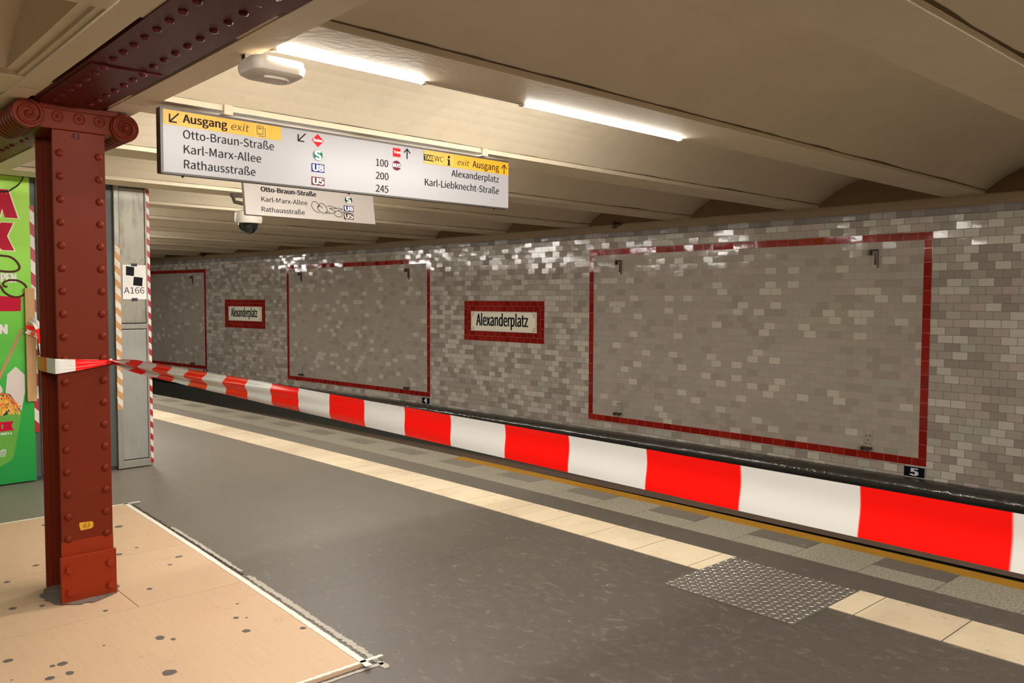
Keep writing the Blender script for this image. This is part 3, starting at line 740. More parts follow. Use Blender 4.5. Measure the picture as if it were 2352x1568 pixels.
# ---------------------------------------------------------------- plywood sheets and tape on the floor
ZP = 0.016
def de(s): return 6.235 - 0.048 * (s + 0.12)         # straight outer edge of the boards
GP = 'plywood sheets on the platform floor'
def sheet(s0, s1, fd0, fd1, label):
    m = MB(); n = 8; g = 0.0022
    def fn(a, b, z):
        s = s0 + g + (s1 - s0 - 2 * g) * a; return P(s, fd0(s) + g + (fd1(s) - fd0(s) - 2 * g) * b, z)
    uvf = lambda a, b: (s0 + (s1 - s0) * a + s0 * 3.7, fd0(s0) + (fd1(s0) - fd0(s0)) * b)
    m.grid(lambda a, b: fn(a, b, ZP), n, n, uvf); m.grid(lambda a, b: fn(a, b, 0.0005), n, n, uvf)
    for k in (0, 1):
        m.grid(lambda a, b: fn(a, k, 0.0005 + (ZP - 0.0005) * b), n, 1, lambda a, b: (a, b * 0.02)); m.grid(lambda a, b: fn(k, a, 0.0005 + (ZP - 0.0005) * b), n, 1, lambda a, b: (a, b * 0.02))
    return tag(m.build('plywood_sheet', M['plywood']), label, 'plywood sheet', GP)
cst = lambda v: (lambda s: v)
sheet(2.19, 3.545, de, cst(8.6), 'far plywood sheet on the floor behind the red column')
sheet(1.24, 2.19, de, cst(6.735), 'small plywood sheet right of the red column foot')
sheet(1.24, 2.19, cst(6.735), cst(8.6), 'plywood sheet with the red column rising through it')
big = sheet(-0.12, 1.24, de, cst(8.6), 'large spotted plywood sheet in front of the red column')
GUM = [(0.965, 7.355, 0.02, 0.02), (0.767, 7.193, 0.023, 0.021), (0.773, 7.229, 0.014, 0.011), (0.647, 7.195, 0.023, 0.015), (0.649, 7.266, 0.019, 0.02), (0.739, 7.384, 0.006, 0.005), (0.362, 6.892, 0.031, 0.029), (0.762, 6.795, 0.027, 0.019), (0.704, 6.756, 0.016, 0.011), (0.565, 6.472, 0.023, 0.019), (0.757, 6.439, 0.016, 0.013), (0.724, 6.401, 0.008, 0.008), (1.478, 6.606, 0.017, 0.015), (1.659, 7.202, 0.021, 0.018), (1.599, 7.085, 0.015, 0.013), (1.301, 6.874, 0.015, 0.013), (1.942, 6.282, 0.018, 0.022), (1.823, 6.377, 0.013, 0.014), (2.243, 6.527, 0.023, 0.019), (2.911, 6.324, 0.028, 0.028), (2.358, 6.945, 0.018, 0.018), (2.14, 7.133, 0.019, 0.016), (3.307, 6.673, 0.023, 0.02), (0.411, 6.262, 0.018, 0.015), (0.85, 7.007, 0.007, 0.006), (2.316, 6.402, 0.013, 0.012), (0.936, 6.356, 0.008, 0.01)]
m = MB(); rg = random.Random(9)
for s, d, a, b in GUM:
    p = [(s + a * math.cos(2 * PI * i / 16) * (1 + rg.uniform(-.12, .12)), d + b * math.sin(2 * PI * i / 16) * (1 + rg.uniform(-.12, .12))) for i in range(16)]
    m.add([P(x, y, ZP + 0.0004) for x, y in p] + [P(x, y, ZP + 0.0012) for x, y in [(s + (q[0] - s) * .7, d + (q[1] - d) * .7) for q in p]], [tuple(range(16, 32))] + [(i, (i + 1) % 16, 16 + (i + 1) % 16, 16 + i) for i in range(16)])
struct(m.build('trim_%d' % tn, M['gum']), 'flattened dark gum spots on the plywood'); tn += 1
def floor_tape(name, p0, p1, wd, mat, label, jag, z, gaps=0.0, seed=1):
    rg = random.Random(seed); m = MB(); n = int(math.dist(p0, p1) / 0.012); dx, dy = (p1[0] - p0[0]), (p1[1] - p0[1]); L = math.hypot(dx, dy); nx, ny = -dy / L, dx / L
    ea = [rg.uniform(-jag, jag) for _ in range(n + 1)]; eb = [rg.uniform(-jag, jag) for _ in range(n + 1)]
    row = []
    for i in range(n + 1):
        t = i / n; c = (p0[0] + dx * t, p0[1] + dy * t)
        row.append([P(c[0] + nx * (o + e), c[1] + ny * (o + e), z) for o, e in ((-wd / 2, ea[i]), (wd / 2, eb[i]))])
    for i in range(n):
        if gaps and rg.random() < gaps: continue
        q = [row[i][0], row[i + 1][0], row[i + 1][1], row[i][1]]
        m.add([*q, *[v + Vector((0, 0, 0.0006)) for v in q]], [(0, 1, 2, 3), (7, 6, 5, 4), (0, 4, 5, 1), (2, 6, 7, 3)])
    return tag(m.build(name, mat), label, 'tape', 'white tape strips along the plywood edge')
floor_tape('floor_tape', (3.57, de(3.56) + 0.012), (-0.16, de(-0.16) + 0.012), 0.030, M['tape_white'], 'white tape strip running along the right edge of the plywood', 0.0022, ZP + 0.001, 0, 2)
floor_tape('floor_tape', (3.54, de(3.54) - 0.034), (1.40, de(1.4) - 0.036), 0.012, M['splinter'], 'dark peeled tape line outside the far plywood edge', 0.006, 0.002, 0, 3)
floor_tape('floor_tape', (2.7, de(2.7) - 0.052), (1.46, de(1.46) - 0.05), 0.026, M['residue'], 'crumbly white tape residue beside the small plywood sheet', 0.006, 0.0015, 0, 4)
floor_tape('floor_tape', (1.36, de(1.36) - 0.052), (-0.20, de(-0.2) - 0.055), 0.030, M['residue'], 'crumbly white tape residue beside the large spotted plywood sheet', 0.007, 0.0015, 0, 5)
floor_tape('floor_tape', (-0.145, 6.17), (-0.145, 8.5), 0.022, M['residue'], 'white tape strip along the near edge of the plywood', 0.004, 0.0015, 0, 6)
floor_tape('floor_tape', (-0.105, 6.15), (-0.105, 8.5), 0.018, M['tape_white'], 'white tape strip on the near rim of the large plywood sheet', 0.003, ZP + 0.001, 0, 7)
floor_tape('floor_tape', (3.548, 5.97), (3.56, 8.5), 0.026, M['tape_white'], 'white tape strip along the far edge of the plywood', 0.003, ZP + 0.001, 0, 8)

# ---------------------------------------------------------------- steel checker plate
pl = thing('checker_plate', frameA(-0.745, 4.145), 'square steel checker plate set into the cream tactile strip', 'floor plate')
m = MB(); m.box(-0.345, 0.345, -0.385, 0.385, -0.004, 0.005); pb = m.build('plate', M['checker'], pl, bevel=0.001)
m = MB()
nx, ny = 18, 20
for i in range(nx):
    for j in range(ny):
        cx = -0.345 + 0.69 * (i + 0.5) / nx; cy = -0.385 + 0.77 * (j + 0.5) / ny
        a = (PI / 4 if (i + j) % 2 else -PI / 4) + PI / 4 * 0.0; L, Wd = 0.0165, 0.0042
        ca, sa = math.cos(a), math.sin(a); loc = [(-L, 0), (-L * .45, Wd), (L * .45, Wd), (L, 0), (L * .45, -Wd), (-L * .45, -Wd)]
        low = [(cx + x * ca - y * sa, cy + x * sa + y * ca, 0.005) for x, y in loc]; top = [(cx + (x * ca - y * sa) * .6, cy + (x * sa + y * ca) * .6, 0.0078) for x, y in loc]
        m.add(low + top, [(6, 7, 8, 9, 10, 11)] + [(q, (q + 1) % 6, 6 + (q + 1) % 6, 6 + q) for q in range(6)])
m.build('tread_pattern', M['lozenge'], pb, label='bright worn raised lozenges')

# ---------------------------------------------------------------- lamps
def lamp(s, d0, d1, label, vis=True):
    t = thing('strip_lamp', frameA(s, (d0 + d1) / 2, ZB), label, 'lamp', 'tubular lamps along the ceiling beams')
    h = (d1 - d0) / 2
    m = MB(); m.box(-h, h, -0.010, 0.018, 0.006, 0.030); m.build('housing', M['lamp_white'], t)
    m = MB(); n = 10
    sec = [(0.004 + 0.0135 * math.cos(PI + PI * k / n), 0.006 + 0.016 * math.sin(PI + PI * k / n)) for k in range(n + 1)]
    m.grid(lambda a, b: (-h + 0.02 + (2 * h - 0.04) * a, *sec[int(round(b * n))]), 1, n); m.build('diffuser', M['tube'], t, smooth=True, label='glowing white tube')
    for sx in (-1, 1):
        m = MB(); m.box(min(sx * h, sx * (h - 0.022)), max(sx * h, sx * (h - 0.022)), -0.011, 0.019, -0.012, 0.029); m.build('end_cap', M['lamp_white'], t, bevel=0.004)
    return t
sl = lambda k: SN0 + k * BP + BW + 0.014
lamp(sl(0), 5.886, 6.615, 'glowing tube lamp on the ceiling beam beside the girder, left of the two')
lamp(sl(0), 4.009, 5.316, 'glowing tube lamp on the ceiling beam, right of the two')
mb = MB(); cbox(mb, sl(0) - 0.012, sl(0) + 0.012, 5.316, 5.886, ZB - 0.004, ZB + 0.02, 2)
tag(mb.build('cable_conduit', M['lamp_white']), 'slim cream conduit joining the two glowing tube lamps', 'conduit')
for k, d0, d1, lb in ((1, 5.3, 6.3, 'tube lamp hidden behind the left half of the big hanging sign'), (1, 4.2, 5.2, 'tube lamp hidden behind the right half of the big hanging sign'), (-1, 7.4, 8.7, 'added fill lamp above the viewer, on the far side of the girder'),  # tube above the viewer is added to brighten boards, tape and column
                      (2, 4.25, 5.35, 'tube lamp hidden behind the middle of the big hanging sign'), 
                      (3, 3.15, 4.35, 'added fill lamp hidden behind the older scribbled sign'), (4, 5.05, 6.3, 'tube lamp behind the top of the kiosk'), (6, 3.75, 5.0, 'added fill lamp far behind the kiosk, nearer the track'),  # tubes by the older sign and nearer the track added to light the wall
                      (6, 5.1, 6.3, 'tube lamp far behind the kiosk, nearer the girder'), (8, 3.3, 4.6, 'added fill lamp farthest behind the kiosk'), (11, 3.0, 4.3, 'added fill lamp at the far end of the hall'),  # tubes farthest back and at the hall end added for fill
                      (-3, 4.0, 5.2, 'added fill lamp on the second beam behind the viewer, over the strip'), (-4, 7.4, 8.7, 'added fill lamp two beams behind the viewer, other side of the girder'),  # tubes behind the viewer are unseen, added as fill light
                      (-4, 5.3, 6.6, 'added fill lamp two beams behind the viewer, beside the girder'), (-4, 3.6, 4.9, 'added fill lamp two beams behind the viewer, over the strip'), (-4, 2.0, 3.3, 'added fill lamp two beams behind the viewer, over the track'),
                      (5, 5.1, 6.3, 'tube lamp hidden by the kiosk top, on the beam behind it'), (7, 5.1, 6.3, 'tube lamp hidden by the kiosk, third beam behind it'), (7, 3.6, 4.8, 'added fill lamp hidden by the kiosk, nearer the track'),  # the tube nearer the track is added to light the wall
                      (-3, 5.3, 6.6, 'added fill lamp on the second beam behind the viewer, beside the girder'), (-3, 7.4, 8.7, 'added fill lamp on the second beam behind the viewer'), (-5, 5.3, 6.6, 'added fill lamp on the fourth beam behind the viewer'), (-5, 7.4, 8.7, 'added fill lamp on the fourth beam behind the viewer, other side'), (-3, 2.4, 3.7, 'added fill lamp on the second beam behind the viewer, over the platform edge'),  # more unseen fill tubes added behind the viewer
                      (-2, 8.2, 9.5, 'added fill lamp behind the viewer on the other platform side'), (-4, 8.8, 10.0, 'added fill lamp two beams behind on the other platform side'), (4, 8.9, 10.2, 'added fill lamp behind the green kiosk wall')):  # tubes over the other platform side added as unseen fill
    lamp(sl(k), d0, d1, lb)

# ---------------------------------------------------------------- white box on the ceiling beside the girder
bx = thing('ceiling_box', frameA(0.035, 6.565, 2.425), 'white rounded plastic box on the ceiling beside the girder casing', 'ceiling box')
m = MB(); rr = []
def rrect(hx, hy, r, n=9):
    o = []
    for cx, cy, a0 in ((hx - r, hy - r, 0), (-hx + r, hy - r, PI / 2), (-hx + r, -hy + r, PI), (hx - r, -hy + r, 3 * PI / 2)):
        for i in range(n + 1): o.append((cx + r * math.cos(a0 + PI / 2 * i / n), cy + r * math.sin(a0 + PI / 2 * i / n)))
    return o
lay = [(0.092, 0.078, -0.008), (0.106, 0.092, 0.002), (0.111, 0.097, 0.02), (0.111, 0.097, 0.034)]
rings = [[(x, y, z) for x, y in rrect(a, b, 0.045)] for a, b, z in lay]; n = len(rings[0])
m.add([q for r_ in rings for q in r_], [tuple(range(n)), tuple(range(3 * n, 4 * n))] + [(i * n + k, i * n + (k + 1) % n, (i + 1) * n + (k + 1) % n, (i + 1) * n + k) for i in range(3) for k in range(n)])
sh = m.build('cover', M['white_plastic'], bx, smooth='auto')
m = MB(); m.add([(x, y, 0.034) for x, y in rrect(0.107, 0.093, 0.045)] + [(x, y, 0.052) for x, y in rrect(0.107, 0.093, 0.045)], [tuple(range(n)), tuple(range(n, 2 * n))] + [(k, (k + 1) % n, n + (k + 1) % n, n + k) for k in range(n)])
m.build('back_plate', M['white_plastic'], bx)
m = MB(); m.tube(smooth_pts([(-0.045, -0.03, -0.013), (-0.03, -0.042, -0.0135), (0.03, -0.045, -0.0135), (0.052, -0.03, -0.013), (0.055, -0.012, -0.013)], 5), 0.006, 8); m.build('raised_rim', M['white_plastic'], sh, smooth=True)
m = MB(); m.box(-0.10, -0.04, 0.02, 0.05, 0.05, 0.085); m.build('mounting_bracket', M['bracket_dark'], bx)

# ---------------------------------------------------------------- direction signs
def sign_frame(s): return frameA(s, 0.0)       # local x = -d
def arrow(mb, pts, head, wd, y):
    put_stroke(mb, pts, wd, y)
    for h in head: put_stroke(mb, h, wd, y)
s1 = thing('direction_sign', sign_frame(1.1515), 'large white illuminated style exit sign hanging under the ceiling beside the column', 'sign')
s1['label'] = 'large white and yellow direction sign hanging from the beam beside the column'
DL, DR, ZLO, ZHI = 6.615, 4.322, 2.166, 2.472
m = MB(); m.box(-DL, -DR, 0.0, 0.045, ZLO, ZHI); body = m.build('housing', M['sign_white'], s1, bevel=0.003)
m = MB(); m.box(-DL - 0.006, -DL + 0.007, -0.003, 0.05, ZLO - 0.004, ZHI + 0.006); m.box(-DL, -DR, 0.002, 0.05, ZHI, ZHI + 0.010); m.box(-DL, -DR, 0.006, 0.045, ZLO - 0.006, ZLO)
m.build('edge_frame', M['sign_edge'], s1, label='dark edge frame')
y1, y2, y3 = -0.0012, -0.0022, -0.0032
m = MB(); m.flat([(-6.605, 2.398), (-5.985, 2.397), (-5.985, 2.470), (-6.605, 2.470)], y1); m.build('yellow_band', M['sign_yellow'], s1)
m = MB(); m.flat([(-6.139, 2.398), (-6.061, 2.397), (-6.061, 2.470), (-6.139, 2.470)], y2); m.build('yellow_band', M['pale_yellow'], s1)
m = MB(); m.flat([(-5.033, 2.387), (-4.324, 2.387), (-4.324, 2.470), (-5.033, 2.470)], y1); m.build('yellow_band', M['sign_yellow'], s1)
m = MB()
for a, b in ((-5.033, -4.957), (-4.951, -4.88), (-4.873, -4.80)): m.flat([(a, 2.389), (b, 2.389), (b, 2.470), (a, 2.470)], y2)
m.build('yellow_band', M['pale_yellow'], s1)
letters(s1, M['black'], y3, [
    ('Ausgang', -6.510, -6.285, 2.418, 0.040, {'bold': 0.012}), ('Otto-Braun-Straße', -6.510, -6.028, 2.341, 0.041), ('Karl-Marx-Allee', -6.508, -6.101, 2.268, 0.041), ('Rathausstraße', -6.508, -6.134, 2.195, 0.041),
    ('100', -5.382, -5.297, 2.333, 0.041), ('200', -5.384, -5.295, 2.257, 0.041), ('245', -5.384, -5.296, 2.182, 0.041),
    ('WC', -4.951, -4.884, 2.411, 0.032), ('Ausgang', -4.642, -4.411, 2.406, 0.042, {'bold': 0.01}), ('Alexanderplatz', -4.815, -4.411, 2.330, 0.041), ('Karl-Liebknecht-Straße', -5.025, -4.412, 2.253, 0.042)], label='black lettering')
letters(s1, M['grey_ink'], y3, [('exit', -6.263, -6.165, 2.418, 0.037, {'shear': 0.18}), ('exit', -4.768, -4.668, 2.408, 0.036, {'shear': 0.18})], label='grey italic lettering')
letters(s1, M['pale_ink'], y3, [('VIREND', -4.502, -4.416, 2.213, 0.011), ('FILINGE', -4.502, -4.418, 2.196, 0.011)], label='faint grey small print')
m = MB(); arrow(m, [(-6.530, 2.458), (-6.575, 2.413)], [[(-6.575, 2.451), (-6.575, 2.410)], [(-6.578, 2.413), (-6.540, 2.413)]], 0.0068, y3); m.build('arrow', M['black'], s1)
m = MB(); arrow(m, [(-5.840, 2.455), (-5.884, 2.412)], [[(-5.884, 2.447), (-5.884, 2.409)], [(-5.887, 2.412), (-5.848, 2.411)]], 0.0062, y3); m.build('arrow', M['black'], s1)
m = MB(); arrow(m, [(-5.159, 2.398), (-5.159, 2.457)], [[(-5.182, 2.434), (-5.158, 2.459)], [(-5.136, 2.434), (-5.160, 2.459)]], 0.0062, y3); m.build('arrow', M['black'], s1)
m = MB(); arrow(m, [(-4.365, 2.392), (-4.365, 2.450)], [[(-4.389, 2.426), (-4.364, 2.452)], [(-4.341, 2.426), (-4.366, 2.452)]], 0.0062, y3)
m.build('arrow', M['black'], s1)
m = MB()                                            # ticket pictogram
o1 = [(-6.122, 2.456), (-6.113, 2.460), (-6.100, 2.456), (-6.090, 2.460), (-6.090, 2.414), (-6.122, 2.412), (-6.122, 2.456)]
put_stroke(m, o1, 0.0028, y3); put_stroke(m, [(-6.088, 2.450), (-6.077, 2.450), (-6.077, 2.404), (-6.084, 2.407), (-6.092, 2.403), (-6.100, 2.407), (-6.110, 2.403), (-6.110, 2.412)], 0.0028, y3)
put_stroke(m, [(-6.116, 2.448), (-6.098, 2.448)], 0.0028, y3); put_stroke(m, [(-6.116, 2.443), (-6.098, 2.443)], 0.0028, y3); put_stroke(m, [(-6.116, 2.419), (-6.096, 2.419)], 0.0028, y3)
m.build('ticket_symbol', M['black'], s1)
m = MB(); m.flat([(-5.801, 2.428), (-5.764, 2.392), (-5.727, 2.428), (-5.764, 2.464)], y2); bd = m.build('rail_badge', M['db_red'], s1, label='red diamond badge reading Bahn')
letters(bd, M['white_ink'], y3, [('Bahn', -5.791, -5.737, 2.421, 0.015, {'bold': 0.03})], 'badge_lettering')
def s_badge(par, dm, cx, cz, rx, rz, ya, yb, ring):
    m = MB(); m.flat(disc(cx, cz, rx, rz), ya); b = m.build('transit_badge', dm, par, label='round green badge with a white S')
    m = MB(); sp = smooth_pts([(cx + rx * .48, cz + rz * .52), (cx + rx * .1, cz + rz * .74), (cx - rx * .42, cz + rz * .55), (cx - rx * .40, cz + rz * .18), (cx, cz), (cx + rx * .42, cz - rz * .2), (cx + rx * .42, cz - rz * .58), (cx, cz - rz * .74), (cx - rx * .5, cz - rz * .5)], 6)
    put_stroke(m, sp, rx * 0.42, yb); m.build('badge_lettering', M['white_ink'], b)
    if ring:
        m = MB(); put_stroke(m, [(cx + rx * .93 * math.cos(2 * PI * i / 40), cz + rz * .93 * math.sin(2 * PI * i / 40)) for i in range(41)], rx * 0.035, yb - 0.0004); m.build('badge_ring', M['white_ink'], b)
s_badge(s1, M['green_ink'], -5.764, 2.3475, 0.031, 0.030, y2, y3, True)
def u_badge(par, mat, a, b, z0, z1, txt, ya, yb, lb):
    m = MB(); m.flat([(a, z0), (b, z0), (b, z1), (a, z1)], ya); o = m.build('line_badge', mat, par, label=lb)
    letters(o, M['white_ink'], yb, [(txt, a + (b - a) * .11, b - (b - a) * .08, z0 + (z1 - z0) * .13, (z1 - z0) * .74, {'bold': 0.03})], 'badge_lettering')
u_badge(s1, M['blue_ink'], -5.805, -5.725, 2.254, 2.300, 'U8', y2, y3, 'blue badge reading U8')
u_badge(s1, M['plum_ink'], -5.805, -5.725, 2.181, 2.227, 'U5', y2, y3, 'plum badge reading U5')
m = MB(); m.flat([(-5.262, 2.402), (-5.208, 2.402), (-5.208, 2.453), (-5.262, 2.453)], y2); bd = m.build('tram_badge', M['db_red'], s1, label='red square badge reading Tram')
letters(bd, M['white_ink'], y3, [('Tram', -5.259, -5.210, 2.422, 0.016, {'bold': 0.02})], 'badge_lettering')
m = MB(); m.flat(disc(-5.2355, 2.350, 0.031, 0.029), y2); bd = m.build('bus_badge', M['plum_ink'], s1, label='round plum badge reading BUS')
letters(bd, M['white_ink'], y3, [('BUS', -5.264, -5.208, 2.340, 0.021, {'bold': 0.03})], 'badge_lettering')
m = MB(); m.flat([(-5.033, 2.405), (-4.959, 2.405), (-4.959, 2.443), (-5.033, 2.443)], y3); bd = m.build('taxi_badge', M['black'], s1, label='black badge reading TAXI')
letters(bd, M['pale_yellow'], y3 - 0.001, [('TAXI', -5.029, -4.963, 2.411, 0.026, {'bold': 0.02})], 'badge_lettering')
m = MB(); m.flat(disc(-4.838, 2.447, 0.0095, 0.009, 18), y3)
m.flat([(-4.851, 2.395), (-4.824, 2.395), (-4.824, 2.400), (-4.830, 2.401), (-4.830, 2.433), (-4.851, 2.433), (-4.851, 2.428), (-4.845, 2.427), (-4.845, 2.401), (-4.851, 2.400)], y3)
m.build('information_symbol', M['black'], s1)
for d in (6.290, 4.560):                            # clips round the beam edge
    m = MB(); m.box(-d - 0.023, -d + 0.023, -0.036, -0.030, 2.490, 2.532); m.box(-d - 0.023, -d + 0.023, -0.036, 0.05, 2.484, 2.492); m.box(-d - 0.015, -d + 0.015, 0.02, 0.06, 2.470, 2.486)
    m.build('beam_clip', M['lamp_white'], s1, bevel=0.001, label='cream clip')
for d in (6.50, 4.42):
    m = MB(); m.lathe([(0.007, 0.0), (0.007, -0.008), (0.0005, -0.010)], (-d, 0.04, ZLO - 0.004), 'Z', 10); m.build('screw', M['bracket_dark'], s1)

s2 = thing('direction_sign', sign_frame(2.885) @ Matrix.Translation((0, 0, 2.475)) @ Matrix.Rotation(math.radians(-9), 4, 'X') @ Matrix.Translation((0, 0, -2.475)), 'older scribbled white sign hanging lower behind the large direction sign', 'sign')
m = MB(); m.box(-5.425, -4.300, 0.0, 0.035, 2.160, 2.474); m.build('panel', M['old_sign'], s2, bevel=0.002)
m = MB(); m.flat([(-5.42, 2.398), (-4.755, 2.398), (-4.755, 2.472), (-5.42, 2.472)], y1); m.build('yellow_band', M['old_yellow'], s2, label='dull yellow band')
letters(s2, M['black'], y2, [('Ausgang', -5.29, -5.05, 2.412, 0.036, {'bold': 0.02}), ('Otto-Braun-Straße', -5.292, -4.832, 2.343, 0.035, {'bold': 0.018}), ('Karl-Marx-Allee', -5.295, -4.915, 2.267, 0.035, {'bold': 0.008}), ('Rathausstraße', -5.300, -4.945, 2.191, 0.035, {'bold': 0.008})], label='black lettering')
m = MB(); m.flat([(-4.575, 2.423), (-4.532, 2.383), (-4.490, 2.423), (-4.532, 2.463)], y2); m.build('rail_badge', M['maroon_ink'], s2, label='dark red diamond badge')
s_badge(s2, M['dark_green_ink'], -4.540, 2.342, 0.034, 0.031, y2, y3, False)
u_badge(s2, M['dark_blue_ink'], -4.590, -4.500, 2.247, 2.294, 'U8', y2, y3, 'dark blue badge reading U8')
u_badge(s2, M['dark_plum_ink'], -4.598, -4.508, 2.183, 2.232, 'U5', y2, y3, 'dark plum badge reading U5')
m = MB()
G = lambda L: smooth_pts([(-(4.882 - (x - 1230) * 0.000565), 2.321 - (y - 400) * 0.000415) for x, y in L], 6)
for L in ([(1330, 560), (1340, 500), (1310, 450), (1270, 445), (1235, 500), (1245, 570), (1290, 635), (1330, 648), (1345, 630)],
          [(1345, 600), (1320, 560), (1335, 525), (1370, 520), (1400, 560)], [(1350, 540), (1355, 490), (1385, 465), (1430, 490), (1470, 560), (1460, 630), (1420, 652), (1375, 640), (1335, 590)],
          [(1475, 520), (1500, 505), (1560, 510), (1625, 540), (1560, 545), (1510, 550), (1590, 590), (1585, 620), (1520, 648), (1455, 645), (1460, 620), (1520, 625)],
          [(1625, 540), (1660, 530), (1720, 548), (1700, 560), (1640, 580), (1690, 600), (1710, 650), (1690, 690), (1640, 700), (1590, 670), (1590, 620), (1640, 580)],
          [(1700, 600), (1760, 598), (1850, 612), (1862, 640), (1810, 635), (1760, 640), (1750, 690), (1755, 758)]): put_stroke(m, G(L), 0.0035, -0.0042)
m.build('scribble', M['black'], s2, label='black marker scribble')
for d in (5.2, 4.5):
    m = MB(); m.box(-d - 0.012, -d + 0.012, 0.01, 0.022, 2.474, 2.51); m.build('hanger', M['bracket_dark'], s2)

# ---------------------------------------------------------------- security camera
cc = thing('security_camera', frameA(4.40, 4.665, 2.505), 'white dome security camera with dark glass hanging below the signs', 'camera')
m = MB(); m.lathe([(0.0005, 0.0), (0.03, 0.0), (0.03, -0.13), (0.10, -0.15), (0.118, -0.165), (0.122, -0.245), (0.112, -0.262), (0.085, -0.264), (0.0005, -0.264)], n=32); m.build('housing', M['white_panel'], cc, smooth='auto')
m = MB(); m.lathe([(0.088, -0.262)] + [(0.088 * math.cos(a), -0.262 - 0.098 * math.sin(a)) for a in [PI / 2 * i / 10 for i in range(11)]], n=32); m.build('dome', M['glass_dome'], cc, smooth=True, label='dark smoked dome')
m = MB(); m.box(-0.16, -0.02, -0.03, 0.03, -0.03, 0.0); m.tube([(-0.15, 0, -0.02), (-0.13, 0, -0.075), (-0.05, 0, -0.085)], 0.018, 8); m.build('bracket', M['bracket_dark'], cc, label='dark mounting bracket')

# ---------------------------------------------------------------- enamel station name plates
def name_plate(s, zc, W, H, label):
    t = thing('station_name_plate', frameW(s, 0.003, zc), label, 'sign', 'enamel station name plates')
    m = MB(); hx, hz = W / 2, H / 2; m.box(-hx, hx, -0.012, 0.0, -hz, hz); p = m.build('plate', M['enamel_edge'], t, bevel=0.006)
    c = 0.055
    def inner(k): 
        a, b = hx - k, hz - k
        out = []
        for sx, sz, st in ((1, -1, 0), (1, 1, 1), (-1, 1, 2), (-1, -1, 3)):
            cx, cz = sx * a, sz * b
            arc = [(cx + c * math.cos(th), cz + c * math.sin(th)) for th in [PI + st * PI / 2 - 0 - PI / 2 * i / 5 for i in range(6)]]
            out += arc
        return out
    pts = inner(0.016)
    m = MB(); m.flat(pts, -0.0135); m.build('face', M['enamel'], t, label='cream enamel face')
    m = MB()
    for st in range(4): put_stroke(m, pts[st * 6: st * 6 + 6], 0.006, -0.0142)
    put_stroke(m, [pts[5], pts[6]], 0.0025, -0.0142); put_stroke(m, [pts[17], pts[18]], 0.0025, -0.0142)
    m.build('corner_line', M['black'], t)
    letters(t, M['black'], -0.0145, [('Alexanderplatz', -hx * 0.815, hx * 0.76, -hz * 0.42, H * 0.58, {'bold': 0.012})], label='black condensed lettering')
    m = MB()
    for sx in (-1, 1):
        for sz in (-1, 1): m.lathe([(0.007, -0.012), (0.006, -0.016), (0.0005, -0.017)], (sx * (hx - 0.03), 0, sz * (hz - 0.03)), 'Y', 10)
    m.build('screw', M['bracket_dark'], t)
name_plate(5.866, 1.226, 1.362, 0.292, 'cream enamel station name plate nearer the viewer, between the two large poster frames')
name_plate(13.318, 1.237, 1.30, 0.300, 'cream enamel station name plate farther away, near the hazard taped kiosk edge')

# ---------------------------------------------------------------- number plates and poster brackets
for s, zc, W, tx, lb in ((0.1065, -0.079, 0.188, '5', 'small navy number plate reading 5 under the largest red tile frame'), (7.627, -0.081, 0.186, '4', 'small navy number plate reading 4 under the middle red tile frame'), (14.99, -0.072, 0.172, '3', 'small navy number plate reading 3 under the farthest red tile frame')):
    t = thing('number_plate', frameW(s, 0.0025, zc), lb, 'number plate', 'navy number plates under the frames')
    m = MB(); m.box(-W / 2, W / 2, -0.005, 0.0, -0.046, 0.046); m.build('plate', M['navy'], t, bevel=0.001)
    letters(t, M['white_ink'], -0.0062, [(tx, -0.034, 0.034, -0.033, 0.067, {'bold': 0.04})], label='white figure')
def bracket_up(s, z, label):
    t = thing('poster_bracket', frameW(s, 0.002, z), label, 'bracket', 'upper poster brackets')
    m = MB(); m.box(-0.03, 0.03, -0.006, 0.0, -0.09, 0.09); m.build('plate', M['bracket_light'], t, bevel=0.001)
    m = MB(); m.box(-0.046, 0.030, -0.045, -0.006, 0.076, 0.090); m.box(-0.048, -0.026, -0.048, -0.008, 0.035, 0.078); m.box(0.026, 0.031, -0.02, -0.004, -0.09, 0.08); m.build('hook', M['bracket_dark'], t, bevel=0.002, label='dark rusty hook')
    m = MB(); m.prism([(-0.006, -0.06), (0.010, -0.062), (0.006, 0.06), (0.0, 0.06)], -0.016, -0.005); m.build('tongue', M['bracket_dark'], t)
def bracket_low(s, z, label):
    t = thing('poster_bracket', frameW(s, 0.002, z), label, 'bracket', 'lower poster brackets')
    m = MB(); m.box(-0.035, 0.04, -0.006, 0.0, -0.06, 0.09); m.build('plate', M['bracket_light'], t, bevel=0.001)
    m = MB()
    for x, zz in ((-0.017, 0.068), (0.021, 0.068), (0.002, 0.025), (-0.017, -0.012), (0.021, -0.012)): m.lathe([(0.0065, -0.0055), (0.0065, -0.0068), (0.0005, -0.0068)], (x, 0, zz), 'Y', 10)
    m.build('screw_hole', M['black'], t)
    m = MB(); m.box(-0.055, 0.045, -0.055, -0.004, -0.062, -0.04); m.lathe([(0.018, -0.06), (0.018, -0.035), (0.0005, -0.035)], (-0.034, 0, -0.058), 'Y', 12); m.tube([(0.01, -0.03, -0.05), (0.008, -0.035, -0.085)], 0.005, 6); m.build('clamp', M['bracket_dark'], t, bevel=0.001, label='dark clamp')
FR = ('the largest red tile frame', 'the middle red tile frame', 'the farthest red tile frame')
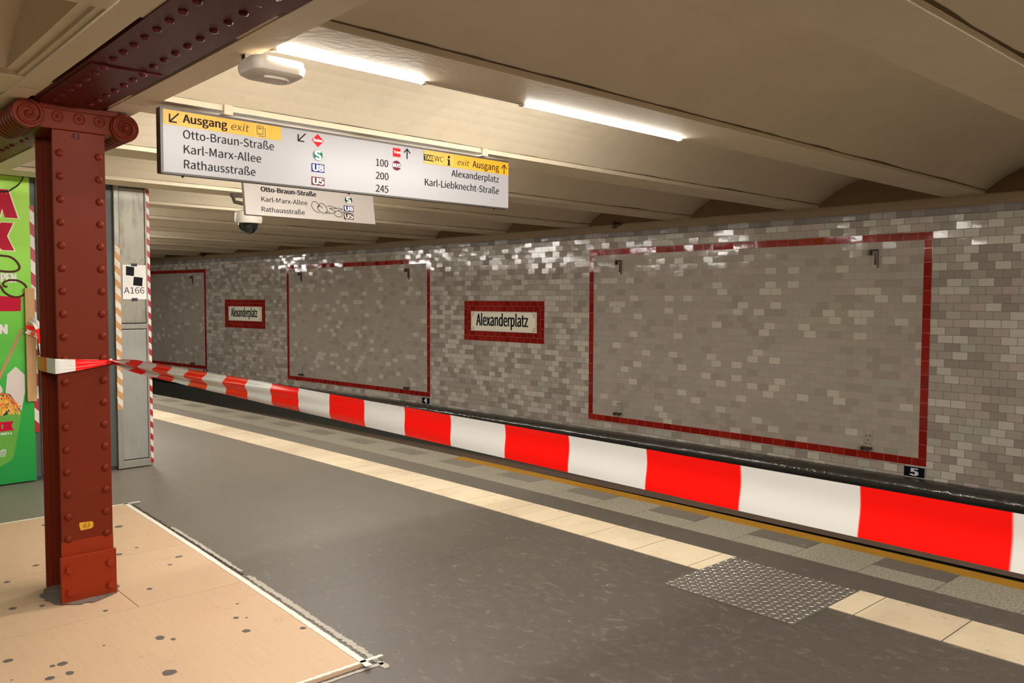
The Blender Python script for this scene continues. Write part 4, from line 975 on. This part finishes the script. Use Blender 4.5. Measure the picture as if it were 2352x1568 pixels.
for i, (a, b) in enumerate(PANELS):
    bracket_up(a + 0.53 + 0.02 * i, 1.962, 'dark hook bracket at the upper right inside ' + FR[i]); bracket_low(a + 0.555 + 0.01 * i, 0.145, 'small pale clamp bracket at the lower right inside ' + FR[i])
    if i < 2: bracket_up(b - 0.50, 1.960, 'dark hook bracket at the upper left inside ' + FR[i]); bracket_low(b - 0.51, 0.160, 'small pale clamp bracket at the lower left inside ' + FR[i])
for s, z, lb in ((3.834, 2.50, 'round brass valve on the plaster lunette above the largest red frame'), (13.74, 2.535, 'round brass valve on the far plaster above the farther station name plate'), (15.03, 2.505, 'dark valve on the far plaster near the hazard taped kiosk edge')):
    t = thing('pipe_valve', frameW(s, -0.013, z), lb, 'valve')
    m = MB(); m.lathe([(0.045, 0.0), (0.045, -0.015), (0.03, -0.03), (0.018, -0.03), (0.018, -0.05), (0.0005, -0.05)], axis='Y', n=18); m.build('valve_body', M['brass'], t)
    m = MB(); m.box(0.03, 0.10, -0.03, -0.015, -0.008, 0.014); m.lathe([(0.016, -0.035), (0.016, -0.01)], (0.09, 0, 0.004), 'Y', 10); m.build('lever', M['bracket_dark'], t)

# ---------------------------------------------------------------- kiosk at the left
kk = thing('kiosk', frameA(5.0, 0.0), 'grey kiosk with steel panels and a green food advert behind the red column', 'kiosk')
XL = -8.6
m = MB(); m.box(-6.60, -5.352, 0.02, 0.80, 0.03, 2.585); m.box(XL, -6.60, 0.02, 0.80, 0.03, 2.475); m.box(XL, -5.40, 0.05, 0.75, 0.0, 0.03); m.build('body', M['dark_frame'], kk, bevel=0.003)
m = MB(); fx0, fx1 = -5.657, -5.350
m.box(fx0, -5.612, -0.012, 0.03, 0.03, 2.585); m.box(-5.388, fx1, -0.012, 0.03, 0.03, 2.585); m.box(fx0, fx1, -0.010, 0.03, 2.545, 2.585); m.box(fx0, fx1, -0.010, 0.03, 1.272, 1.318); m.box(fx0, fx1, -0.010, 0.03, 0.008, 0.075)
m.build('panel_frame', M['steel_frame'], kk, bevel=0.004, label='pale steel frame')
m = MB(); m.box(-5.612, -5.388, -0.004, 0.02, 1.325, 2.538); m.build('steel_panel', M['steel_dirty'], kk, bevel=0.006, label='stained upper steel panel')
m = MB(); m.box(-5.612, -5.388, -0.004, 0.02, 0.082, 1.265); m.build('steel_panel', M['steel'], kk, bevel=0.006, label='plain lower steel panel')
for z0, z1 in ((1.325, 2.555), (0.05, 1.270)):
    m = MB(); m.box(-6.268, -5.722, -0.006, 0.02, z0, z1); m.build('white_panel', M['white_panel'], kk, bevel=0.006, label='off white panel')
m = MB(); nz = 12
m.grid(lambda a, b: (-6.6 + (6.6 - 6.318) * a, -0.006, 0.012 + 2.535 * b), 1, nz, lambda a, b: (a, b)); m.grid(lambda a, b: (-8.55 + 1.95 * a, -0.006, 0.012 + 2.463 * b), 3, nz, lambda a, b: (a, b * 0.97)); m.grid(lambda a, b: (-6.318, -0.006 + 0.026 * a, 0.012 + 2.535 * b), 1, nz, lambda a, b: (a, b))
po = m.build('advert_panel', M['poster'], kk, label='green printed food advert')
yp = [-0.0075, -0.0085, -0.0095, -0.0105, -0.0115]
def pflat(pts, mat, lv, name, label=None):
    q = MB(); q.flat([(-d, z) for d, z in pts], yp[lv]); return q.build(name, mat, po, label=label)
Apts = [(6.545, 2.210), (6.538, 2.210), (6.520, 2.428), (6.467, 2.428), (6.431, 2.208), (6.464, 2.210), (6.473, 2.262), (6.512, 2.262), (6.516, 2.210)]
def outline(pts, k): 
    cx = sum(p[0] for p in pts) / len(pts); cz = sum(p[1] for p in pts) / len(pts); return [(p[0] + (p[0] - cx) * k - 0.004, p[1] + (p[1] - cz) * k * 0.5 - 0.003) for p in pts]
def pletter(t, x0, x1, z, cap, lv, mat, label, bold):
    q = MB(); put_text(q, t, x0, x1, z, cap, yp[lv], bold=bold); q.build('printed_letter', mat, po, label=label)
pletter('A', -6.596, -6.429, 2.205, 0.226, 0, M['cream_print'], 'cream outline of the letter A', 0.05)
pletter('X', -6.598, -6.461, 1.938, 0.224, 0, M['cream_print'], 'cream outline of the letter X', 0.05)
pletter('A', -6.602, -6.436, 2.210, 0.218, 1, M['crimson'], 'crimson letter A', 0.045)
pletter('X', -6.602, -6.468, 1.944, 0.214, 1, M['crimson'], 'crimson letter X', 0.045)
pletter('PEN', -6.540, -6.434, 1.676, 0.074, 2, M['paper'], 'white letters PEN', 0.02)
pletter('N', -6.562, -6.509, 1.256, 0.075, 2, M['paper'], 'white letter N', 0.024)
pletter('HNELL', -6.585, -6.489, 0.424, 0.016, 3, M['paper'], 'white letters HNELL', 0.02)
pletter('OX', -6.588, -6.488, 0.455, 0.074, 3, M['crimson'], 'crimson letters OX on the carton', 0.04)
pflat([(6.60, 1.440), (6.404, 1.440), (6.401, 1.551), (6.60, 1.571)], M['crimson'], 0, 'printed_block', 'crimson block')
q = MB()
for L in ([(6.60, 1.895), (6.531, 1.893), (6.472, 1.885), (6.428, 1.852), (6.405, 1.802), (6.430, 1.772), (6.49, 1.764), (6.60, 1.775)],
          [(6.497, 1.640), (6.520, 1.645), (6.525, 1.672), (6.48, 1.694), (6.417, 1.691), (6.369, 1.657), (6.360, 1.623), (6.378, 1.578), (6.428, 1.556), (6.48, 1.567), (6.523, 1.600), (6.545, 1.640), (6.60, 1.70)]):
    put_stroke(q, smooth_pts([(-a, b) for a, b in L], 6), 0.016, yp[3])
q.build('printed_swirl', M['brown_print'], po, label='brown swirl lines')
q = MB(); put_stroke(q, [(-6.399, 1.290), (-6.60, 0.835)], 0.022, yp[0]); q.build('printed_chopstick', M['stick_print'], po)
pflat([(6.530, 0.781), (6.517, 0.919), (6.454, 0.982), (6.389, 0.911), (6.389, 0.769), (6.420, 0.60), (6.52, 0.58)][::-1], M['flap_print'], 1, 'printed_carton_flap', 'pale carton flap')
pflat([(6.60, 0.70), (6.57, 0.84), (6.552, 0.80), (6.55, 0.60), (6.60, 0.60)][::-1], M['flap_print'], 1, 'printed_carton_flap')
pflat([(6.60, 0.70), (6.56, 0.775), (6.50, 0.755), (6.445, 0.66), (6.42, 0.612), (6.60, 0.57)][::-1], M['dark_green_ink'], 1, 'printed_carton_inside')
q = MB(); rg = random.Random(5)
for i in range(44):
    a, z = rg.uniform(6.44, 6.60), rg.uniform(0.60, 0.73); 
    if z > 0.60 + (a - 6.43) * 1.1 + 0.03: continue
    L = [(-(a + rg.uniform(-.03, .03)), z + rg.uniform(-.04, .04)) for _ in range(4)]; put_stroke(q, smooth_pts(L, 5), 0.009, yp[2] - i * 0.00002)
q.build('printed_noodles', M['noodle_print'], po)
q = MB()
for L in ([(6.57, 0.765), (6.52, 0.75), (6.48, 0.70), (6.455, 0.66), (6.447, 0.62)], [(6.56, 0.73), (6.51, 0.71), (6.47, 0.65)], [(6.58, 0.66), (6.55, 0.68), (6.53, 0.64)]): put_stroke(q, smooth_pts([(-a, b) for a, b in L], 6), 0.013, yp[3])
q.build('printed_carrots', M['carrot_print'], po)
pflat([(6.60, 0.570), (6.416, 0.614), (6.440, 0.47), (6.487, 0.228), (6.511, 0.200), (6.60, 0.155)], M['box_print'], 2, 'printed_carton', 'green noodle carton')
q = MB()
for i in range(5): put_stroke(q, smooth_pts([(-6.60 + i * 0.012, 0.24), (-6.585 + i * 0.011, 0.285), (-6.56 + i * 0.004, 0.302)], 5), 0.005, yp[3])
q.build('printed_emblem', M['white_ink'], po)
# sheet of paper with registration squares
pa = thing('paper_sheet', frameA(4.995, 0.0), 'white paper sheet reading A166 taped to the steel kiosk panel', 'paper sheet')
m = MB(); m.box(-5.592, -5.384, -0.0065, -0.005, 1.540, 1.851); m.build('sheet', M['paper'], pa)
m = MB()
for L in ([(5.562, 1.757), (5.493, 1.750), (5.488, 1.830), (5.560, 1.839)], [(5.502, 1.667), (5.422, 1.659), (5.415, 1.737), (5.494, 1.745)]): m.flat([(-d, z) for d, z in L], -0.0072)
m.build('printed_square', M['black'], pa, label='black squares')
letters(pa, M['black'], -0.0072, [('A166', -5.582, -5.404, 1.593, 0.056)], label='printed A166')
for z in (1.851, 1.539):
    m = MB(); m.box(-5.516, -5.464, -0.0085, -0.0065, z - 0.013, z + 0.013); m.build('tape_tab', M['black_tape'], pa, label='black tape tab')
def hazard(name, x0, x1, z0, z1, y, mat, pitch, label, jag=0.0, slope=1.0, thick=0.001):
    m = MB(); rg = random.Random(len(label)); n = 40
    for k, yy in ((0, y), (1, y - thick)):
        m.grid(lambda a, b: (x0 + (x1 - x0) * b + (rg.uniform(-jag, jag) if jag else 0), yy, z0 + (z1 - z0) * a), n, 1, lambda a, b: (((z1 - z0) * a - (x1 - x0) * b * slope) / pitch + 10, b))
    return tag(m.build(name, mat, None, frameA(5.0, 0.0)), label, 'tape')
hazard('hazard_tape', -6.322, -6.288, 0.420, 2.318, -0.0065, M['hazard'], 0.104, 'red and white hazard tape on the grey frame beside the green advert', 0.0004, -1.0)
hazard('hazard_tape', -5.372, -5.348, 0.03, 2.548, -0.0125, M['hazard'], 0.056, 'red and white hazard tape up the right edge of the kiosk', 0.0004, -1.0)
hazard('hazard_tape', -5.657, -5.610, 0.550, 2.028, -0.0125, M['hazard_faded'], 0.062, 'faded orange and white hazard tape on the steel kiosk panel', 0.0025, -1.0)
# batten on the advert
m = MB(); m.box(-0.036, 0.036, -0.022, 0.0, -0.473, 0.473)
tag(m.build('wooden_batten', M['wood'], None, frameA(4.985, 6.342, 1.158), bevel=0.002), 'short raw wooden batten upright on the green advert', 'wood batten')
m = MB(); m.tube([P(4.93, *q) for q in smooth_pts([(6.75, 2.40), (6.52, 2.407), (6.45, 2.44), (6.40, 2.49), (6.37, 2.56), (6.36, 2.65)], 5)], 0.006, 6)
tag(m.build('black_cable', M['cable']), 'black cable hanging over the top of the green advert', 'cable')

# ---------------------------------------------------------------- barrier tape
A3 = P(1.5445, 6.756, 1.2265)
cm = SC.camera.matrix_world
# straight run from the column to beyond the right of the viewer
def from_cam(X, Y, Zw):         # horizontal offsets right / ahead of where the photographer stood
    th = math.radians(47.612); o = P(-3.2369, 8.0417, 0); return Vector((o.x + X * math.cos(th) - Y * math.sin(th), o.y + X * math.sin(th) + Y * math.cos(th), Zw))
B3 = P(-2.8607, 6.8766, 1.2427)
L_AB = (B3 - A3).length; STR = L_AB / 20.63
m = MB(); dirv = (B3 - A3).normalized(); side = Vector((0, 0, 1)).cross(dirv).normalized()      # towards / away from the platform middle
LT_ = L_AB * 1.22; nu, nv = 260, 14
def tape_pt(a, b):
    l = a * LT_; c = A3 + dirv * l
    wd = 0.075 * (0.14 + 0.86 * min(1.0, l / 0.42) ** 0.7) * (0.82 + 0.18 * min(1, l / 1.8))
    v = b - 0.5
    k = max(0.0, 1 - l / 2.6); fold = 0.011 * k * math.sin(v * 11 + 1.2 * math.sin(l * 2.1)) + 0.006 * math.sin(v * 5 + l * 1.1) * (0.4 + k)
    rip = 0.0012 * math.sin(l * 23 + v * 4) * k
    lean = 0.010 * math.sin(l * 0.9)
    sag = 0.004 * math.sin(PI * min(1, l / L_AB))
    up = Vector((0, 0, 1)) - dirv * dirv.z
    return c + up * (v * wd - sag + rip) - side * (fold + lean * v)
def tape_uv(a, b):
    l = a * LT_; k = max(0.0, 1 - l / 2.2)
    return (l / STR - 7.60 + 20 + 0.10 * k * math.sin((b - 0.5) * 9 + 0.6), b)
m.grid(tape_pt, nu, nv, tape_uv)
bt = thing('barrier_tape', Matrix.Translation(A3), 'striped red and white barrier tape tied round the red column and stretched to the right', 'barrier tape')
def trans(mb):
    i2 = bt.matrix_world.inverted(); mb.v = [tuple(i2 @ Vector(q)) for q in mb.v]; return mb
trans(m).build('stretched_tape', M['barrier'], bt, smooth=True)
# the turn round the column
m = MB(); zc = 1.213
wpath = [(1.900, 7.002, 0.072), (1.72, 7.006, 0.074), (1.578, 7.003, 0.075), (1.556, 6.996, 0.074), (1.5565, 6.95, 0.064), (1.5575, 6.86, 0.045), (1.5575, 6.79, 0.026), (1.555, 6.752, 0.014), (1.575, 6.748, 0.03), (1.75, 6.748, 0.06), (1.888, 6.75, 0.07), (1.896, 6.87, 0.072), (1.900, 7.002, 0.072)]
wp = smooth_pts([(a, b, c) for a, b, c in wpath], 8); acc = [0.0]
for i in range(1, len(wp)): acc.append(acc[-1] + math.dist(wp[i][:2], wp[i - 1][:2]))
nw = len(wp) - 1
def wrap_pt(a, b):
    i = int(round(a * nw)); s, d, wd = wp[i]; v = b - 0.5
    f = max(0.0, 1 - wd / 0.07); zcen = 1.213 + 0.013 * f
    q = P(s, d, zcen + v * wd); r, t = axes(s); c = P(1.72, 6.877, 0); out = Vector((q.x - c.x, q.y - c.y, 0)).normalized()
    return q + out * (0.0165 - 0.006 * f + 0.003 * f * (1 + math.sin(v * 18)) + 0.001 * math.sin(v * 25 + a * 40))
uo = [0]
def wrap_uv(a, b):
    i = int(round(a * nw)); j = next(k for k, q in enumerate(wp) if q[0] < 1.56 and q[1] < 6.905)
    return ((acc[i] - acc[j]) / STR * 1.0 + 20.0 + 0.12, b)
m.grid(wrap_pt, nw, 10, wrap_uv); trans(m).build('column_wrap', M['barrier'], bt, smooth=True)
m = MB(); kn = [A3 + Vector((0, 0, 0.004)), A3 + Vector((0.006, 0.004, 0.0))]
m.lathe([(0.0005, -0.012), (0.008, -0.009), (0.011, 0.0), (0.008, 0.009), (0.0005, 0.012)], tuple(A3 + Vector((0, 0, 0.002))), 'Z', 10); trans(m).build('knot', M['barrier'], bt, smooth=True)
# loose ends between the kiosk batten and the column
def ribbon(name, pts, wd, mat, label, cat, stripe, u0=0.0, n=10, flat=False):
    sp = smooth_pts(pts, n); m = MB(); ac = [0.0]; vs = [P(*q[:3]) for q in sp]
    for i in range(1, len(vs)): ac.append(ac[-1] + (vs[i] - vs[i - 1]).length)
    N_ = len(vs) - 1
    view = Vector((cm.translation.x, cm.translation.y, 1.2))
    def fn(a, b):
        i = int(round(a * N_)); t = (vs[min(i + 1, N_)] - vs[max(i - 1, 0)]).normalized(); nrm = (Z3 - t * t.z).normalized() if flat else t.cross(axes(4.0)[1]).normalized()
        v = b - 0.5; ww = wd[0] + (wd[1] - wd[0]) * a if isinstance(wd, tuple) else wd
        return vs[i] + nrm * (v * ww) - axes(4.0)[1] * (0.004 * math.sin(v * 8))
    m.grid(fn, N_, 6, lambda a, b: (ac[int(round(a * N_))] / stripe + u0, b)); return tag(m.build(name, mat, smooth=True), label, cat)
ribbon('barrier_tape', [(4.955, 6.380, 1.311), (4.955, 6.342, 1.302), (4.955, 6.305, 1.292)], 0.030, M['barrier'], 'short red barrier tape loop round the wooden batten', 'barrier tape', 0.3, 20.3, flat=True)
ribbon('barrier_tape', [(4.953, 6.381, 1.275), (4.945, 6.30, 1.234), (4.935, 6.212, 1.191), (4.945, 6.08, 1.125), (4.98, 5.95, 1.06)], (0.036, 0.036), M['orange_tape'], 'narrow faded orange and white tape slanting from the wooden batten across the kiosk', 'barrier tape', 0.034, 20.9, flat=True)
ribbon('barrier_tape', [(4.955, 6.345, 1.372), (4.90, 6.325, 1.352), (4.88, 6.306, 1.310), (4.88, 6.290, 1.255), (4.88, 6.279, 1.166), (4.88, 6.267, 1.05), (4.88, 6.258, 0.87), (4.88, 6.254, 0.80)], (0.05, 0.06), M['barrier'], 'loose red and white barrier tape drooping over the kiosk frame', 'barrier tape', 0.125, 21.0)
